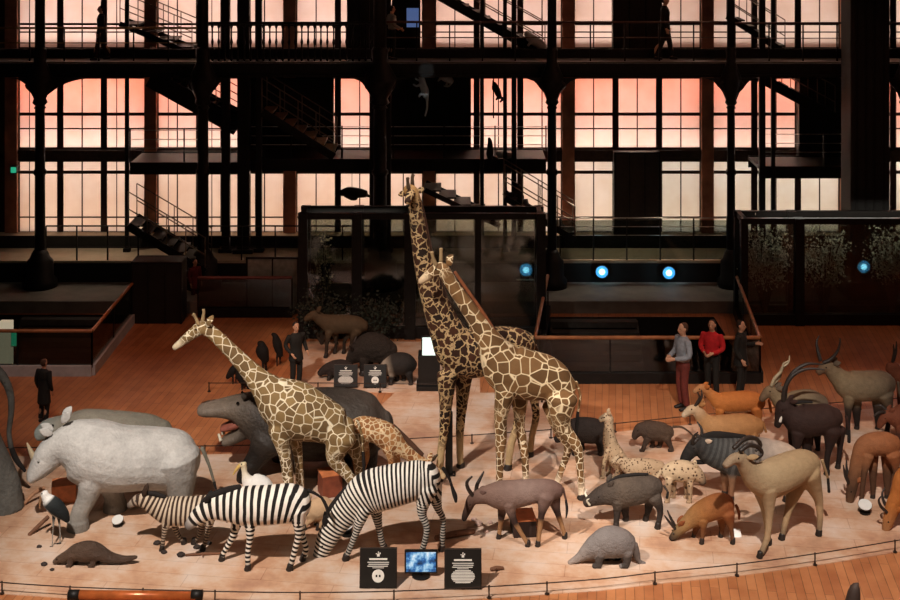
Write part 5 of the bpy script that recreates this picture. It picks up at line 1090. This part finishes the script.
# ---------------------------------------------------------------- light and camera
def area(name, loc, target, sx, sy, power, col, spread=PI):
    L = bpy.data.lights.new(name, 'AREA'); L.shape = 'RECTANGLE'; L.size = sx; L.size_y = sy; L.energy = power; L.color = col; L.spread = spread
    o = bpy.data.objects.new(name, L); COL.objects.link(o); o.location = loc
    d = Vector(target) - Vector(loc); o.rotation_euler = d.to_track_quat('-Z', 'Y').to_euler(); return o
def spot(name, loc, target, power, col, ang, blend=.6, soft=.4):
    L = bpy.data.lights.new(name, 'SPOT'); L.energy = power; L.color = col; L.spot_size = math.radians(ang); L.spot_blend = blend; L.shadow_soft_size = soft
    o = bpy.data.objects.new(name, L); COL.objects.link(o); o.location = loc
    d = Vector(target) - Vector(loc); o.rotation_euler = d.to_track_quat('-Z', 'Y').to_euler(); return o
# wall-washers in the unseen cavity added behind the blinds: white from below, warm red from above
WASH = [  # z of strip, x0, x1, power per m, colour, offset behind the blind
    (ZZ(239, DW), -24, 4, 120, (1, .83, .77), .55), (ZZ(239, DW), 4, 24, 118, (1, 1, .97), .55), (ZZ(159, DW), -24, 4, 66, (1, .78, .70), .8), (ZZ(159, DW), 4, 24, 60, (1, .98, .94), .8),
    (ZZ(150, DW), -24, 24, 56, (1, .86, .80), .36), (ZZ(74, DW), -24, 24, 25, (1, .17, .085), .6),
    (ZZ(52, DW), -24, 5, 66, (1, .80, .76), .6), (ZZ(52, DW), 5, 24, 66, (1, .90, .84), .6), (ZZ(-116, DW), -24, 24, 60, (1, .50, .40), .9)]
for i, (z, x0, x1, pw, cw, off) in enumerate(WASH):
    up = 1 if i in (0, 1, 4, 6, 7) else -1
    area('blind_washer_%d' % i, ((x0 + x1) / 2, DW + off, z), ((x0 + x1) / 2, DW + .1, z + up * 1.4), x1 - x0, .15, pw * (x1 - x0), cw)
# spots in the ceiling of the hall, with added gallery and case fills
spot('ceiling_spot_key', (-7, 14, 15.5), (-2.5, 25.3, 0), 18000, (1, .89, .81), 46, .7, .22)
spot('ceiling_spot_right', (5, 14, 15.5), (6.3, 25.2, 0), 14500, (1, .89, .81), 38, .7, .22)
spot('ceiling_spot_front', (0, 12, 14.5), (0, 23, 0), 1000, (1, .84, .72), 70, .8, .5)
spot('ceiling_spot_aisle', (-.5, 25, 15), (.3, 30.3, 0), 3600, (1, .90, .86), 30, .8, .4)
spot('ceiling_spot_red_left', (-8, 28, 14), (-7, 33.5, 0), 1300, (1, .36, .22), 48, .9, .4)
spot('ceiling_spot_red_right', (9, 28, 14), (10, 34.5, 0), 300, (1, .36, .2), 46, .9, .4)
spot('ceiling_spot_red_middle', (-3, 27, 14), (-2.5, 33.5, 0), 1800, (1, .5, .28), 30, .8, .4)
spot('ceiling_spot_left_aisle', (-9, 25, 14), (-9.8, 32, 0), 1500, (1, .90, .86), 22, .8, .4)
spot('exhibit_spot', (-.4, 36.5, 8.6), W(424, 86, 40.9), 260, (.85, .95, 1), 7, .3, .05)
spot('gallery_fill_left', (-10.8, 40.3, 3.2), (-10.8, 40.6, 1), 60, (1, .8, .62), 110, .5, .1)  # these three are added to brighten the gallery floor the parapet shades
spot('gallery_fill_right', (4.0, 40.3, 3.2), (4.0, 40.7, 1), 60, (1, .88, .72), 110, .5, .1)
spot('gallery_fill_mid', (6.4, 40.3, 3.2), (6.4, 40.7, 1), 60, (1, .88, .72), 110, .5, .1)
area('case_fill_right', (11, 37.6, 3.2), (11, 37.62, 0), 4.6, .2, 30, (1, .95, .85))  # both case fills are added so the foliage inside shows
area('case_fill_left', (-2.6, 36.5, 3.3), (-2.6, 36.52, 0), 2.4, .2, 18, (1, .92, .8))
spot('ceiling_spot_red_low', (6, 26, 14), (5.0, 31.2, 0), 1000, (1, .5, .3), 30, .8, .4)
area('warm_fill', (10, 32, 13), (0, 27, 0), 6, 4, 260, (1, .42, .25))
w = bpy.data.worlds.new('World'); SC.world = w; w.use_nodes = True
w.node_tree.nodes['Background'].inputs[0].default_value = (.9, .75, .65, 1); w.node_tree.nodes['Background'].inputs[1].default_value = .012
cam = bpy.data.cameras.new('camera'); co = bpy.data.objects.new('camera', cam); COL.objects.link(co)
co.location = (0, 0, H); co.rotation_euler = (math.radians(90), 0, 0)
cam.sensor_width = 36; cam.sensor_fit = 'HORIZONTAL'; cam.lens = F / 900 * 36; cam.shift_x = 0; cam.shift_y = (HY - 300) / 900
cam.clip_end = 200
SC.camera = co
vs = SC.view_settings
vs.view_transform = 'Standard'; vs.look = 'None'; vs.gamma = 1; vs.use_curve_mapping = False; vs.exposure = 0
SC.display_settings.display_device = 'sRGB'
SC.cycles.max_bounces = 6; SC.cycles.transparent_max_bounces = 16
SC.cycles.sample_clamp_indirect = 4
bpy.context.view_layer.update()
for o in bpy.data.objects:
    if '_o' in o: del o['_o']
